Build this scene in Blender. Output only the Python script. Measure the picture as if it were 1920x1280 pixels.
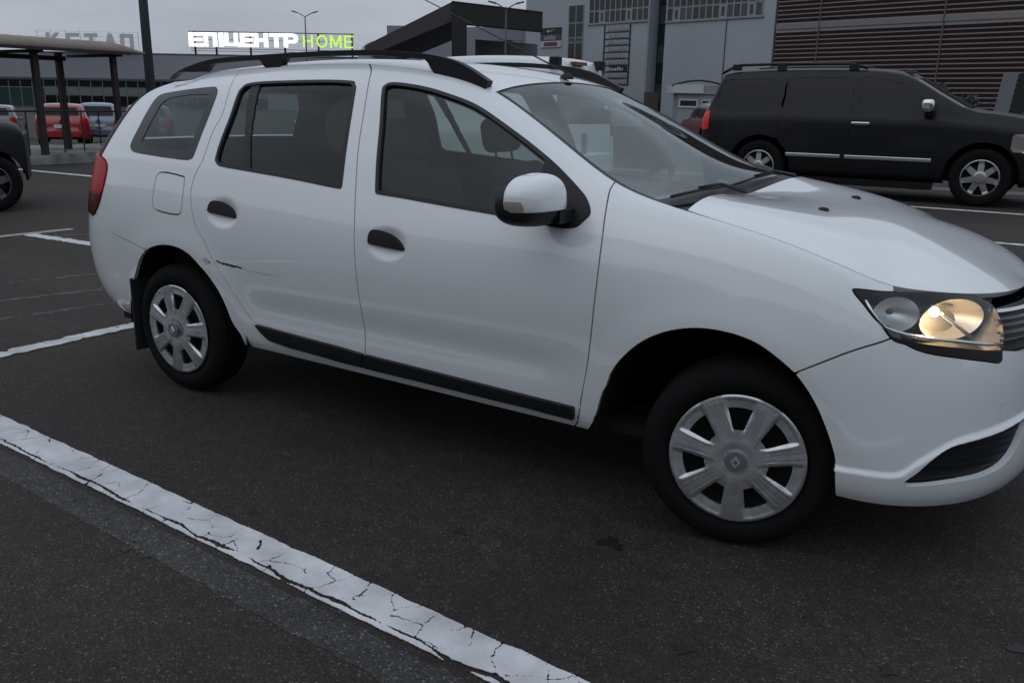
import bpy, bmesh, math, random
import numpy as np
from mathutils import Vector, Matrix, Euler
for o in list(bpy.data.objects): bpy.data.objects.remove(o)
SC = bpy.context.scene; COL = SC.collection
# ---------------------------------------------------------------- camera
cam = bpy.data.objects.new('camera', bpy.data.cameras.new('camera')); COL.objects.link(cam)
cam.data.sensor_width = 36.0; cam.data.lens = 36.0*1631.42/1920; cam.data.clip_start = .05; cam.data.clip_end = 3000
def look(yaw, pitch, roll, loc):
    f = Vector((math.sin(yaw)*math.cos(pitch), math.cos(yaw)*math.cos(pitch), -math.sin(pitch)))
    r = Vector((math.cos(yaw), -math.sin(yaw), 0)); u = r.cross(f)
    r2 = r*math.cos(roll)+u*math.sin(roll); u2 = -r*math.sin(roll)+u*math.cos(roll)
    m = Matrix((r2, u2, -f)).transposed().to_4x4(); m.translation = loc
    return m
cam.matrix_world = look(-.564510, .268314, .018509, (.759272, -3.299348, 1.341610))
SC.camera = cam
# ---------------------------------------------------------------- overcast dusk sky and a weak, very soft sun
SUN_EL, SUN_AZ = math.radians(48), math.radians(200)
W = bpy.data.worlds.new('World'); SC.world = W; W.use_nodes = True
nt = W.node_tree; nt.nodes.clear()
def wn(t, **k):
    n = nt.nodes.new(t)
    for a, b in k.items(): setattr(n, a, b)
    return n
tc = wn('ShaderNodeTexCoord'); sky = wn('ShaderNodeTexSky', sky_type='NISHITA', sun_disc=False)
sky.sun_elevation = SUN_EL; sky.sun_rotation = SUN_AZ; sky.altitude = 100; sky.air_density = 1.6; sky.dust_density = 4; sky.ozone_density = 2
bw = wn('ShaderNodeRGBToBW'); nt.links.new(sky.outputs[0], bw.inputs[0])
# cloud deck: stretched noise on the overcast layer
mp = wn('ShaderNodeMapping'); mp.inputs['Scale'].default_value = (1.1, 1.1, 4.5); nt.links.new(tc.outputs['Generated'], mp.inputs[0])
nz = wn('ShaderNodeTexNoise'); nz.inputs['Scale'].default_value = 1.6; nz.inputs['Detail'].default_value = 5; nz.inputs['Roughness'].default_value = .55
nt.links.new(mp.outputs[0], nz.inputs['Vector'])
cr = wn('ShaderNodeValToRGB'); cr.color_ramp.elements[0].position = .32; cr.color_ramp.elements[1].position = .72
cr.color_ramp.elements[0].color = (4.25, 4.72, 5.5, 1); cr.color_ramp.elements[1].color = (6.45, 7.05, 7.9, 1)
nt.links.new(nz.outputs['Fac'], cr.inputs[0])
# an overcast dome is brighter overhead than at the horizon
sx = wn('ShaderNodeSeparateXYZ'); nt.links.new(tc.outputs['Generated'], sx.inputs[0])
mr = wn('ShaderNodeMapRange'); mr.inputs['From Min'].default_value = 0; mr.inputs['From Max'].default_value = 1; mr.inputs['To Min'].default_value = .90; mr.inputs['To Max'].default_value = 1.62
nt.links.new(sx.outputs['Z'], mr.inputs['Value'])
ml = wn('ShaderNodeMix', data_type='RGBA', blend_type='MULTIPLY'); ml.inputs['Factor'].default_value = 1
nt.links.new(cr.outputs[0], ml.inputs['A']); nt.links.new(mr.outputs[0], ml.inputs['B'])
mx = wn('ShaderNodeMix', data_type='RGBA'); mx.inputs['Factor'].default_value = .9
nt.links.new(sky.outputs[0], mx.inputs['A']); nt.links.new(ml.outputs['Result'], mx.inputs['B'])
bg = wn('ShaderNodeBackground'); bg.inputs['Strength'].default_value = .083
nt.links.new(mx.outputs['Result'], bg.inputs['Color'])
wo = wn('ShaderNodeOutputWorld'); nt.links.new(bg.outputs[0], wo.inputs[0])
sun = bpy.data.objects.new('sun', bpy.data.lights.new('sun', 'SUN')); COL.objects.link(sun)
sun.data.energy = .10; sun.data.angle = math.radians(60); sun.data.color = (1, .97, .93)
sun.rotation_euler = (math.radians(90)-SUN_EL, 0, math.radians(180)-SUN_AZ)
SC.view_settings.view_transform = 'Standard'; SC.view_settings.look = 'None'; SC.view_settings.gamma = 1; SC.view_settings.exposure = 0
# ---------------------------------------------------------------- materials
MATS = {}
def mat(name, col=(.5, .5, .5), rough=.5, metal=0, spec=.5, coat=0, coat_rough=.05, emit=None, estr=0, noise=None, bump=None, trans=0):
    """principled material; noise=(scale, amount[, detail]) varies colour and roughness, bump=(scale, strength)"""
    if name in MATS: return MATS[name]
    m = bpy.data.materials.new(name); m.use_nodes = True; t = m.node_tree; b = t.nodes['Principled BSDF']
    b.inputs['Base Color'].default_value = (*col, 1); b.inputs['Roughness'].default_value = rough; b.inputs['Metallic'].default_value = metal
    b.inputs['Specular IOR Level'].default_value = spec; b.inputs['Coat Weight'].default_value = coat; b.inputs['Coat Roughness'].default_value = coat_rough; b.inputs['Coat IOR'].default_value = 1.6
    b.inputs['Transmission Weight'].default_value = trans
    if emit: b.inputs['Emission Color'].default_value = (*emit, 1); b.inputs['Emission Strength'].default_value = estr
    if noise or bump:
        tc = t.nodes.new('ShaderNodeTexCoord')
    if noise:
        nz = t.nodes.new('ShaderNodeTexNoise'); nz.inputs['Scale'].default_value = noise[0]; nz.inputs['Detail'].default_value = noise[2] if len(noise) > 2 else 6
        t.links.new(tc.outputs['Object'], nz.inputs['Vector'])
        r = t.nodes.new('ShaderNodeMapRange'); r.inputs['From Min'].default_value = .25; r.inputs['From Max'].default_value = .75
        r.inputs['To Min'].default_value = 1-noise[1]; r.inputs['To Max'].default_value = 1+noise[1]; t.links.new(nz.outputs['Fac'], r.inputs['Value'])
        mm = t.nodes.new('ShaderNodeMix'); mm.data_type = 'RGBA'; mm.blend_type = 'MULTIPLY'; mm.inputs['Factor'].default_value = 1
        mm.inputs['A'].default_value = (*col, 1); t.links.new(r.outputs[0], mm.inputs['B']); t.links.new(mm.outputs['Result'], b.inputs['Base Color'])
        r2 = t.nodes.new('ShaderNodeMapRange'); r2.inputs['To Min'].default_value = rough*.85; r2.inputs['To Max'].default_value = min(1, rough*1.15)
        t.links.new(nz.outputs['Fac'], r2.inputs['Value']); t.links.new(r2.outputs[0], b.inputs['Roughness'])
    if bump:
        n2 = t.nodes.new('ShaderNodeTexNoise'); n2.inputs['Scale'].default_value = bump[0]; n2.inputs['Detail'].default_value = 4
        t.links.new(tc.outputs['Object'], n2.inputs['Vector'])
        bp = t.nodes.new('ShaderNodeBump'); bp.inputs['Strength'].default_value = bump[1]; bp.inputs['Distance'].default_value = .01
        t.links.new(n2.outputs['Fac'], bp.inputs['Height']); t.links.new(bp.outputs[0], b.inputs['Normal'])
    MATS[name] = m
    return m
def glass(name, tint=(.6, .65, .65), rough=.0, ior=1.5):
    """thin pane: tinted see-through plus a fresnel reflection"""
    if name in MATS: return MATS[name]
    m = bpy.data.materials.new(name); m.use_nodes = True; t = m.node_tree; t.nodes.clear()
    tr = t.nodes.new('ShaderNodeBsdfTransparent'); tr.inputs[0].default_value = (*tint, 1)
    gl = t.nodes.new('ShaderNodeBsdfGlossy'); gl.inputs['Roughness'].default_value = rough; gl.inputs[0].default_value = (.9, .95, .95, 1)
    fr = t.nodes.new('ShaderNodeFresnel'); ge = t.nodes.new('ShaderNodeNewGeometry'); mi = t.nodes.new('ShaderNodeMix'); mi.inputs['A'].default_value = ior; mi.inputs['B'].default_value = 1/ior
    t.links.new(ge.outputs['Backfacing'], mi.inputs['Factor']); t.links.new(mi.outputs['Result'], fr.inputs[0])       # a thin pane mirrors alike from both sides
    mxx = t.nodes.new('ShaderNodeMixShader'); o = t.nodes.new('ShaderNodeOutputMaterial')
    t.links.new(fr.outputs[0], mxx.inputs[0]); t.links.new(tr.outputs[0], mxx.inputs[1]); t.links.new(gl.outputs[0], mxx.inputs[2]); t.links.new(mxx.outputs[0], o.inputs[0])
    MATS[name] = m
    return m
# ---------------------------------------------------------------- objects
def tag(o, label, cat, group=None, kind=None):
    if label: o['label'] = label
    if cat: o['category'] = cat
    if group: o['group'] = group
    if kind: o['kind'] = kind
    return o
def thing(name, label, cat, loc=(0, 0, 0), rotz=0, group=None):
    o = bpy.data.objects.new(name, None); COL.objects.link(o); o.empty_display_size = .3
    o.location = loc; o.rotation_euler = (0, 0, rotz)
    return tag(o, label, cat, group)
def link(name, me, m=None, parent=None, loc=None, rot=None):
    o = bpy.data.objects.new(name, me); COL.objects.link(o)
    if m is not None and not me.materials: me.materials.append(m)
    if parent is not None: o.parent = parent
    if loc is not None: o.location = loc
    if rot is not None: o.rotation_euler = rot
    return o
def mesh(name, V, F, smooth=False, angle=None):
    me = bpy.data.meshes.new(name); me.from_pydata([tuple(v) for v in V], [], F); me.validate()
    if smooth: me.polygons.foreach_set('use_smooth', [True]*len(me.polygons))
    if smooth and angle: me.set_sharp_from_angle(angle=math.radians(angle))
    return me
def obj(name, V, F, m, parent=None, smooth=False, angle=None, loc=None, rot=None):
    return link(name, mesh(name, V, F, smooth, angle), m, parent, loc, rot)
class MB:
    """collects simple solids into one mesh"""
    def __init__(s): s.V = []; s.F = []
    def add(s, V, F):
        n = len(s.V); s.V += [tuple(v) for v in V]; s.F += [tuple(i+n for i in f) for f in F]; return s
    def box(s, a, b, M=None):
        x0, y0, z0 = a; x1, y1, z1 = b
        V = [Vector(p) for p in ((x0, y0, z0), (x1, y0, z0), (x1, y1, z0), (x0, y1, z0), (x0, y0, z1), (x1, y0, z1), (x1, y1, z1), (x0, y1, z1))]
        if M is not None: V = [M @ v for v in V]
        return s.add(V, [(3, 2, 1, 0), (4, 5, 6, 7), (0, 1, 5, 4), (1, 2, 6, 5), (2, 3, 7, 6), (3, 0, 4, 7)])
    def tube(s, pts, r, n=10, caps=True):
        """round bar along a polyline, radius constant or per point"""
        pts = [Vector(p) for p in pts]; R = r if isinstance(r, (list, tuple)) else [r]*len(pts)
        V = []; F = []; up = None
        for i, p in enumerate(pts):
            t = (pts[min(i+1, len(pts)-1)]-pts[max(i-1, 0)]).normalized()
            if up is None: up = t.orthogonal().normalized()
            up = (up-t*up.dot(t)).normalized(); w = t.cross(up)
            for k in range(n):
                a = 2*math.pi*k/n; V.append(p+(up*math.cos(a)+w*math.sin(a))*R[i])
        for i in range(len(pts)-1):
            for k in range(n):
                a, b = i*n+k, i*n+(k+1) % n; F.append((a, b, b+n, a+n))
        if caps: F.append(tuple(range(n-1, -1, -1))); F.append(tuple(len(V)-n+k for k in range(n)))
        return s.add(V, F)
    def prism(s, poly, a, b, fn):
        """polygon (list of 2-tuples) swept from a to b; fn(p, q, h) -> xyz"""
        n = len(poly); V = [fn(p, q, a) for p, q in poly]+[fn(p, q, b) for p, q in poly]
        F = [tuple(range(n-1, -1, -1)), tuple(range(n, 2*n))]+[(i, (i+1) % n, n+(i+1) % n, n+i) for i in range(n)]
        return s.add(V, F)
    def lathe(s, prof, n=48, fn=None, closed=False):
        """profile (r, h) turned about an axis; fn(r*cos, r*sin, h) -> xyz"""
        fn = fn or (lambda a, b, h: (a, b, h)); V = []; F = []; m = len(prof)
        for i in range(n):
            t = 2*math.pi*i/n
            for r, h in prof: V.append(fn(r*math.cos(t), r*math.sin(t), h))
        for i in range(n):
            for j in range(m if closed else m-1):
                j2 = (j+1) % m; i2 = (i+1) % n; F.append((i*m+j, i2*m+j, i2*m+j2, i*m+j2))
        return s.add(V, F)
    def build(s, name, m, parent=None, smooth=False, angle=None, loc=None, rot=None):
        return obj(name, s.V, s.F, m, parent, smooth, angle, loc, rot)
def bevel(o, w, seg=2, angle=35):
    b = o.modifiers.new('bevel', 'BEVEL'); b.width = w; b.segments = seg; b.limit_method = 'ANGLE'; b.angle_limit = math.radians(angle)
    return o
def children(o): return [c for c in bpy.data.objects if c.parent == o]
def copy_tree(o, parent=None):
    c = o.copy(); COL.objects.link(c); c.parent = parent
    for ch in list(o.children): copy_tree(ch, c)
    return c
# ---------------------------------------------------------------- sheet clipping: cut a grid of points along a level line
def grid_normals(P, flip=False):
    n = np.cross(np.gradient(P, axis=0), np.gradient(P, axis=1)); l = np.linalg.norm(n, axis=-1, keepdims=True); n = n/np.maximum(l, 1e-9)
    return -n if flip else n
def clip_grid(P, N, F):
    """keep the part of the sheet where F < 0; returns points, normals, faces and the cut edges"""
    nu, nv = F.shape; ins = F < 0; vid = -np.ones((nu, nv), int)
    q = ins[:-1, :-1].astype(int)+ins[1:, :-1]+ins[1:, 1:]+ins[:-1, 1:]
    use = np.zeros((nu, nv), bool); u0, v0 = np.nonzero(q > 0)
    for a, b in ((0, 0), (1, 0), (1, 1), (0, 1)): use[u0+a, v0+b] = True
    use &= ins; vid[use] = np.arange(use.sum())
    V = list(map(tuple, P[use])); NN = list(map(tuple, N[use]))
    a, b = np.nonzero(q == 4)
    faces = np.stack([vid[a, b], vid[a+1, b], vid[a+1, b+1], vid[a, b+1]], 1).tolist(); cut = []; cache = {}
    def cross(p, r):
        k = (p, r) if p < r else (r, p)
        if k in cache: return cache[k]
        (i, j), (i2, j2) = k; f0, f1 = F[i, j], F[i2, j2]; t = f0/(f0-f1); t = min(max(t, .02), .98)
        V.append(tuple(P[i, j]*(1-t)+P[i2, j2]*t)); n = N[i, j]*(1-t)+N[i2, j2]*t; NN.append(tuple(n/np.linalg.norm(n)))
        cache[k] = len(V)-1
        return cache[k]
    a, b = np.nonzero((q > 0) & (q < 4))
    for i, j in zip(a.tolist(), b.tolist()):
        c = [(i, j), (i+1, j), (i+1, j+1), (i, j+1)]; f = []; cr = []
        for k in range(4):
            p, r = c[k], c[(k+1) % 4]
            if ins[p]: f.append(int(vid[p]))
            if ins[p] != ins[r]: x = cross(p, r); f.append(x); cr.append(x)
        if len(f) >= 3: faces.append(f)
        if len(cr) == 2:
            # orient along the kept side
            k0, k1 = f.index(cr[0]), f.index(cr[1])
            cut.append((cr[0], cr[1]) if (k0+1) % len(f) == k1 else (cr[1], cr[0]))
    return np.array(V).reshape(-1, 3), np.array(NN).reshape(-1, 3), faces, cut
def sheet(name, P, N, F, m, parent, off=0.0, flange=0.0, thick=0.0):
    """clipped sheet as an object, its cut edges folded inwards by `flange`"""
    V, NN, faces, cut = clip_grid(P, N, F)
    if not len(V): return None
    V = V+NN*off; n = len(V); VV = [V]
    if flange and cut:
        ids = sorted({i for e in cut for i in e}); mp = {k: n+i for i, k in enumerate(ids)}; mq = {k: n+len(ids)+i for i, k in enumerate(ids)}
        VV.append(V[ids]); VV.append(V[ids]-NN[ids]*flange)
        for e0, e1 in cut: faces.append((mp[e1], mp[e0], mq[e0], mq[e1]))
    return obj(name, np.concatenate(VV), faces, m, parent, smooth=True)
def seg_dist(X, poly, closed=True):
    """distance of points X (n,3) to a polyline"""
    d = np.full(len(X), 1e9); n = len(poly)
    for i in range(n if closed else n-1):
        a = poly[i]; b = poly[(i+1) % n]; ab = b-a; l = max(ab@ab, 1e-12)
        t = np.clip(((X-a)@ab)/l, 0, 1); e = X-a-t[:, None]*ab
        d = np.minimum(d, (e*e).sum(1))
    return np.sqrt(d)
def inside(UV, poly):
    x, y = UV[:, 0], UV[:, 1]; r = np.zeros(len(UV), bool); n = len(poly)
    for i in range(n):
        x0, y0 = poly[i]; x1, y1 = poly[(i+1) % n]
        if y0 == y1: continue
        c = ((y0 > y) != (y1 > y)) & (x < (x1-x0)*(y-y0)/(y1-y0)+x0); r ^= c
    return r
def smooth_loop(p, k=5, closed=True):
    """Catmull-Rom through the points"""
    p = np.array(p, float); n = len(p); out = []
    for i in range(n if closed else n-1):
        a, b, c, d = (p[(i-1) % n], p[i], p[(i+1) % n], p[(i+2) % n]) if closed else (p[max(i-1, 0)], p[i], p[i+1], p[min(i+2, n-1)])
        for j in range(k):
            t = j/k; out.append(.5*(2*b+(c-a)*t+(2*a-5*b+4*c-d)*t*t+(3*b-a-3*c+d)*t**3))
    if not closed: out.append(p[-1])
    return np.array(out)
class Sheet:
    """a gridded surface P(u, v) with outline fields"""
    def __init__(s, P, flip=False):
        s.P = P; s.N = grid_normals(P, flip); s.nu, s.nv = P.shape[:2]
        u, v = np.meshgrid(np.linspace(0, 1, s.nu), np.linspace(0, 1, s.nv), indexing='ij'); s.UV = np.stack([u.ravel(), v.ravel()], 1)
    def at(s, uv, G=None):
        G = s.P if G is None else G; uv = np.atleast_2d(uv); u = uv[:, 0]*(s.nu-1); v = uv[:, 1]*(s.nv-1)
        i = np.clip(u.astype(int), 0, s.nu-2); j = np.clip(v.astype(int), 0, s.nv-2); a = (u-i)[:, None]; b = (v-j)[:, None]
        return (1-a)*(1-b)*G[i, j]+a*(1-b)*G[i+1, j]+(1-a)*b*G[i, j+1]+a*b*G[i+1, j+1]
    def field(s, uv, smooth=True):
        """signed distance to a closed outline (negative inside)"""
        uv = smooth_loop(uv) if smooth else np.array(uv, float)
        d = seg_dist(s.P.reshape(-1, 3), s.at(uv)); d[inside(s.UV, uv)] *= -1
        return d.reshape(s.nu, s.nv)
    def line(s, uv):
        return seg_dist(s.P.reshape(-1, 3), s.at(smooth_loop(uv, 5, False)), False).reshape(s.nu, s.nv)
# ================================================================ ground and markings
def asphalt(name='asphalt', k=(1, 1, 1), flat=1.0):
    m = bpy.data.materials.new(name); m.use_nodes = True; t = m.node_tree; b = t.nodes['Principled BSDF']
    N = lambda ty, **k: [setattr(n, a, v) for n in [t.nodes.new(ty)] for a, v in k.items()] and None
    def nd(ty, **k):
        n = t.nodes.new(ty)
        for a, v in k.items(): setattr(n, a, v)
        return n
    tc = nd('ShaderNodeTexCoord')
    v1 = nd('ShaderNodeTexVoronoi'); v1.inputs['Scale'].default_value = 210; v1.inputs['Randomness'].default_value = 1; t.links.new(tc.outputs['Object'], v1.inputs['Vector'])
    sp = nd('ShaderNodeSeparateColor'); t.links.new(v1.outputs['Color'], sp.inputs[0])
    r1 = nd('ShaderNodeValToRGB'); e = r1.color_ramp.elements
    cc = lambda r, g_, b_: (r*k[0], g_*k[1], b_*k[2], 1)
    e[0].position = 0; e[0].color = cc(.0175, .0150, .0125); e[1].position = .80; e[1].color = cc(.0435, .0370, .0305)
    x = e.new(.955); x.color = cc(.062, .053, .044); x = e.new(.995); x.color = cc(.15, .135, .12)
    t.links.new(sp.outputs[0], r1.inputs[0])
    n1 = nd('ShaderNodeTexNoise'); n1.inputs['Scale'].default_value = .9; n1.inputs['Detail'].default_value = 5; t.links.new(tc.outputs['Object'], n1.inputs['Vector'])
    n2 = nd('ShaderNodeTexNoise'); n2.inputs['Scale'].default_value = 14; n2.inputs['Detail'].default_value = 6; t.links.new(tc.outputs['Object'], n2.inputs['Vector'])
    # streaks worn by wheels along the lanes
    mp = nd('ShaderNodeMapping'); mp.inputs['Scale'].default_value = (.15, 1.6, 1); t.links.new(tc.outputs['Object'], mp.inputs[0])
    n3 = nd('ShaderNodeTexNoise'); n3.inputs['Scale'].default_value = 1.0; n3.inputs['Detail'].default_value = 4; t.links.new(mp.outputs[0], n3.inputs['Vector'])
    def rng(src, a, c, lo=.3, hi=.7):
        r = nd('ShaderNodeMapRange'); r.inputs['From Min'].default_value = lo; r.inputs['From Max'].default_value = hi; r.inputs['To Min'].default_value = a; r.inputs['To Max'].default_value = c; t.links.new(src, r.inputs['Value']); return r.outputs[0]
    def mul(a, bb):
        mm = nd('ShaderNodeMix', data_type='RGBA', blend_type='MULTIPLY'); mm.inputs['Factor'].default_value = 1; t.links.new(a, mm.inputs['A']); t.links.new(bb, mm.inputs['B']); return mm.outputs['Result']
    c = mul(r1.outputs[0], rng(n1.outputs['Fac'], .66, 1.3)); c = mul(c, rng(n2.outputs['Fac'], .8, 1.2)); c = mul(c, rng(n3.outputs['Fac'], .8, 1.18))
    t.links.new(c, b.inputs['Base Color']); b.inputs['Roughness'].default_value = .82; b.inputs['Specular IOR Level'].default_value = .35
    t.links.new(rng(n1.outputs['Fac'], .72, .9), b.inputs['Roughness'])
    bp = nd('ShaderNodeBump'); bp.inputs['Strength'].default_value = .55; bp.inputs['Distance'].default_value = .004
    t.links.new(v1.outputs['Distance'], bp.inputs['Height']); bp.invert = True
    b2 = nd('ShaderNodeBump'); b2.inputs['Strength'].default_value = .25; b2.inputs['Distance'].default_value = .01; t.links.new(n2.outputs['Fac'], b2.inputs['Height']); t.links.new(bp.outputs[0], b2.inputs['Normal'])
    t.links.new(b2.outputs[0], b.inputs['Normal'])
    return m
ASPHALT = asphalt('asphalt', (.93, .88, .84))
def ground_z(x, y):
    """the lot falls away beyond the shelter"""
    k = min(max((-18.5-x)/16, 0), 1); k = k*k*(3-2*k); f = min(max((40-y)/15, 0), 1)
    return -.62*k
gx = [-900, -300, -150, -90, -60, -45, -40, -37, -35, -33, -31, -29, -27, -25, -23, -21, -19.5, -18.5, -10, 0, 20, 60, 200, 900]; gy = [-900, -200, -50, -10, 0, 10, 20, 40, 80, 150, 300, 900]
V = [(x, y, ground_z(x, y)) for x in gx for y in gy]; ny = len(gy)
Fg = [(i*ny+j, (i+1)*ny+j, (i+1)*ny+j+1, i*ny+j+1) for i in range(len(gx)-1) for j in range(ny-1)]
g = obj('ground', V, Fg, ASPHALT, None, True); g['kind'] = 'structure'
def worn_paint(name, col, dirt, scale=9):
    m = mat(name, col, .9, spec=.25, noise=(scale, dirt, 8), bump=(120, .3)); return m
LINEPAINT = worn_paint('line_paint', (.58, .59, .61), .27, 7); OLDPAINT = asphalt('old_line_paint', (1.45, 1.62, 1.85)); DIMPAINT = worn_paint('far_line_paint', (.34, .33, .32), .2)
def wob(rs, n, amp, corr):
    a = rs.randn(n+4*corr); k = np.hanning(2*corr+1); a = np.convolve(a, k/np.sqrt((k*k).sum()), 'same')[2*corr:2*corr+n]; return a*amp
def marking(name, p0, p1, w0, w1, m, res=.02, seed=1, edge=.004, cracks=None, z=.004, long_crack=None, holes=0, thick=.003):
    """painted band from p0 to p1 (centre line), worn edges, optional web of cracks"""
    rs = np.random.RandomState(seed); p0, p1 = np.array(p0, float), np.array(p1, float); L = np.linalg.norm(p1-p0); d = (p1-p0)/L; nrm = np.array([-d[1], d[0]])
    nu = int(L/res)+2; hw = max(w0, w1)/2+.02; nv = max(int(2*hw/res)+2, 4); s = np.linspace(0, L, nu); t_ = np.linspace(-hw, hw, nv); S, T = np.meshgrid(s, t_, indexing='ij')
    half = (w0+(w1-w0)*S/L)/2
    e1 = wob(rs, nu, edge, max(1, int(.05/res)))+rs.randn(nu)*edge*.35; e2 = wob(rs, nu, edge, max(1, int(.05/res)))+rs.randn(nu)*edge*.35
    F = np.maximum(T-half+e1[:, None], -T-half+e2[:, None]); F = np.maximum(F, np.maximum(-S+.006, S-L+.006))
    if cracks:
        ca, cb, wd, keep = cracks; na, nb = int(L/ca)+3, int(2*hw/cb)+3
        A, B = np.meshgrid(np.arange(na), np.arange(nb), indexing='ij'); seeds = np.stack([((A-1)+rs.rand(na, nb)*1.1)*ca, -hw+((B-1)+rs.rand(na, nb)*1.1)*cb], -1).reshape(-1, 2)
        Sw = S+.004*np.sin(T*75+S*17)+.0018*np.sin(T*210+S*90+1)+.0010*np.sin(T*520+S*310); Tw = T+.004*np.sin(S*45+T*31)+.0018*np.sin(S*190+T*70+2)+.0010*np.sin(S*540+T*270)
        d1 = np.full(S.shape, 9.); d2 = np.full(S.shape, 9.); i1 = np.zeros(S.shape, int); i2 = np.zeros(S.shape, int)
        for k, (a, b_) in enumerate(seeds):
            dd = np.hypot(Sw-a, Tw-b_); m1 = dd < d1; m2 = ~m1 & (dd < d2)
            d2 = np.where(m1, d1, np.where(m2, dd, d2)); i2 = np.where(m1, i1, np.where(m2, k, i2)); i1 = np.where(m1, k, i1); d1 = np.where(m1, dd, d1)
        lo, hi = np.minimum(i1, i2), np.maximum(i1, i2); hsh = np.modf(np.sin(lo*12.9898+hi*78.233)*43758.5)[0]; hsh = np.abs(hsh)
        wloc = np.where(hsh < keep, wd*(.35+1.2*hsh/keep), -1)*(1 if np.isscalar(wd) else 1)*(.5+.9*S/L)
        F = np.maximum(F, np.where(wloc > 0, wloc-(d2-d1)/2, -1))
    if long_crack:
        tt, wa, wb = long_crack; c = -half+tt+(wob(rs, nu, .005, max(2, int(.10/res)))+wob(rs, nu, .0012, max(1, int(.012/res))))[:, None]; F = np.maximum(F, (wa+(wb-wa)*S/L)*(1+.5*wob(rs, nu, 1, max(2, int(.08/res))))[:, None]-np.abs(T-c))
    for _ in range(holes):
        a, b_, r = rs.rand()*L, (rs.rand()-.5)*(w0+w1)/2, .003+.012*rs.rand()**3; F = np.maximum(F, r-np.hypot((S-a)*.8, T-b_)+rs.randn(nu, nv)*.001)
    P = np.stack([p0[0]+d[0]*S+nrm[0]*T, p0[1]+d[1]*S+nrm[1]*T, np.full(S.shape, z+thick)], -1); Nn = np.zeros(P.shape); Nn[..., 2] = 1
    o = sheet(name, P, Nn, F, m, None, flange=thick+.001); o['kind'] = 'structure'
    return o
# the cracked bay line in front and the painted-over older one beside it
def near(x, off): return (x, -1.5755-.0575*(x+2.99)+off)
marking('bay_line', near(-4.6, 0), near(1.6, 0), .155, .137, LINEPAINT, .0035, 3, .0018, (.095, .07, .0016, .64), long_crack=(.018, .0014, .0075), thick=.0012)
marking('painted_over_line', near(-4.6, -.158), near(1.6, -.165), .115, .125, OLDPAINT, .010, 8, .003, (.30, .14, .002, .3), z=.0, thick=.0015)
marking('bay_line', (-3.905, -3.4), (-3.865, 3.2), .105, .105, LINEPAINT, .012, 12, .005, (.25, .10, .004, .4), holes=60)
marking('bay_line', (-7.98, -.6), (-7.83, 1.80), .10, .10, DIMPAINT, .02, 14, .006)
marking('bay_line', (-7.80, 1.32), (-4.5, 1.46), .12, .12, LINEPAINT, .02, 15, .006)
marking('bay_line', (-19.0, 5.32), (-6.0, 5.62), .12, .12, LINEPAINT, .04, 16, .006)
marking('bay_line', (-6.0, 10.28), (9.0, 10.36), .12, .12, LINEPAINT, .04, 17, .006)
marking('bay_line', (-3.5, 7.14), (8.0, 7.14), .10, .10, LINEPAINT, .04, 18, .006)
marking('light_strip', (-14, 13.75), (14, 13.75), .70, .70, mat('light_strip', (.10, .098, .096), .85, noise=(4, .2)), .08, 19, .02)
# tar-filled seams behind the car and dark spots in front
TAR = mat('tar', (.010, .010, .010), .5, noise=(20, .3))
for k, (a, b_, w) in enumerate((((-5.9, -.7), (-4.7, 3.2), .05), ((-5.3, -.9), (-4.4, 2.4), .07), ((-4.75, -1.0), (-4.2, 1.5), .05), ((-8.8, -.2), (-6.0, 3.5), .07))):
    marking('tar_seam', a, b_, w, w*.7, TAR, .02, 30+k, .014, z=.0, thick=.0015, holes=20)
def spot(x, y, r, seed):
    rs = np.random.RandomState(seed); n = 40; s = np.linspace(-r*1.6, r*1.6, n); X, Y = np.meshgrid(s, s, indexing='ij'); th = np.arctan2(Y, X)
    F = np.hypot(X, Y*1.4)-r*(.8+.25*np.sin(th*3+seed)+.15*np.sin(th*7+2*seed))+rs.randn(n, n)*r*.10
    P = np.stack([X+x, Y+y, np.full(X.shape, .0025)], -1); N = np.zeros(P.shape); N[..., 2] = 1
    o = sheet('oil_stain', P, N, F, TAR, None); o['kind'] = 'structure'
rs2 = np.random.RandomState(77)
for k in range(22): spot(rs2.uniform(-3.2, 1.4), rs2.uniform(-2.6, -1.0), .006+.018*rs2.rand()**2, 100+k)
for k, (x, y, r) in enumerate(((.10, -1.42, .032), (.56, -1.22, .026), (-.74, -1.23, .028), (-.30, -1.02, .05), (.85, -.92, .055))): spot(x, y, r, 50+k)

# unseen dark ridge added behind the camera, blocks low sky light on car sides
rs_ = np.random.RandomState(21); n = 90; V = []; F = []
for i in range(n+1):
    x = -170+340*i/n; bend = (x/170)**2*25
    for j, (y, h) in enumerate(((-30, -.1), (-33, 5.5), (-37, 10.5), (-46, 13.5), (-75, 11), (-110, -.5))):
        V.append((x+rs_.uniform(-1, 1), y+bend+rs_.uniform(-1, 1), h+(rs_.uniform(-1.6, 1.6) if h > 1 else 0)))
for i in range(n):
    for j in range(5): F.append((6*i+j, 6*i+6+j, 6*i+7+j, 6*i+1+j))
o = obj('horizon_blocker', V, F, mat('horizon_blocker_green', (.030, .034, .028), .95, noise=(.6, .5, 8), bump=(2, 1)), None); o['kind'] = 'structure'
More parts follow.
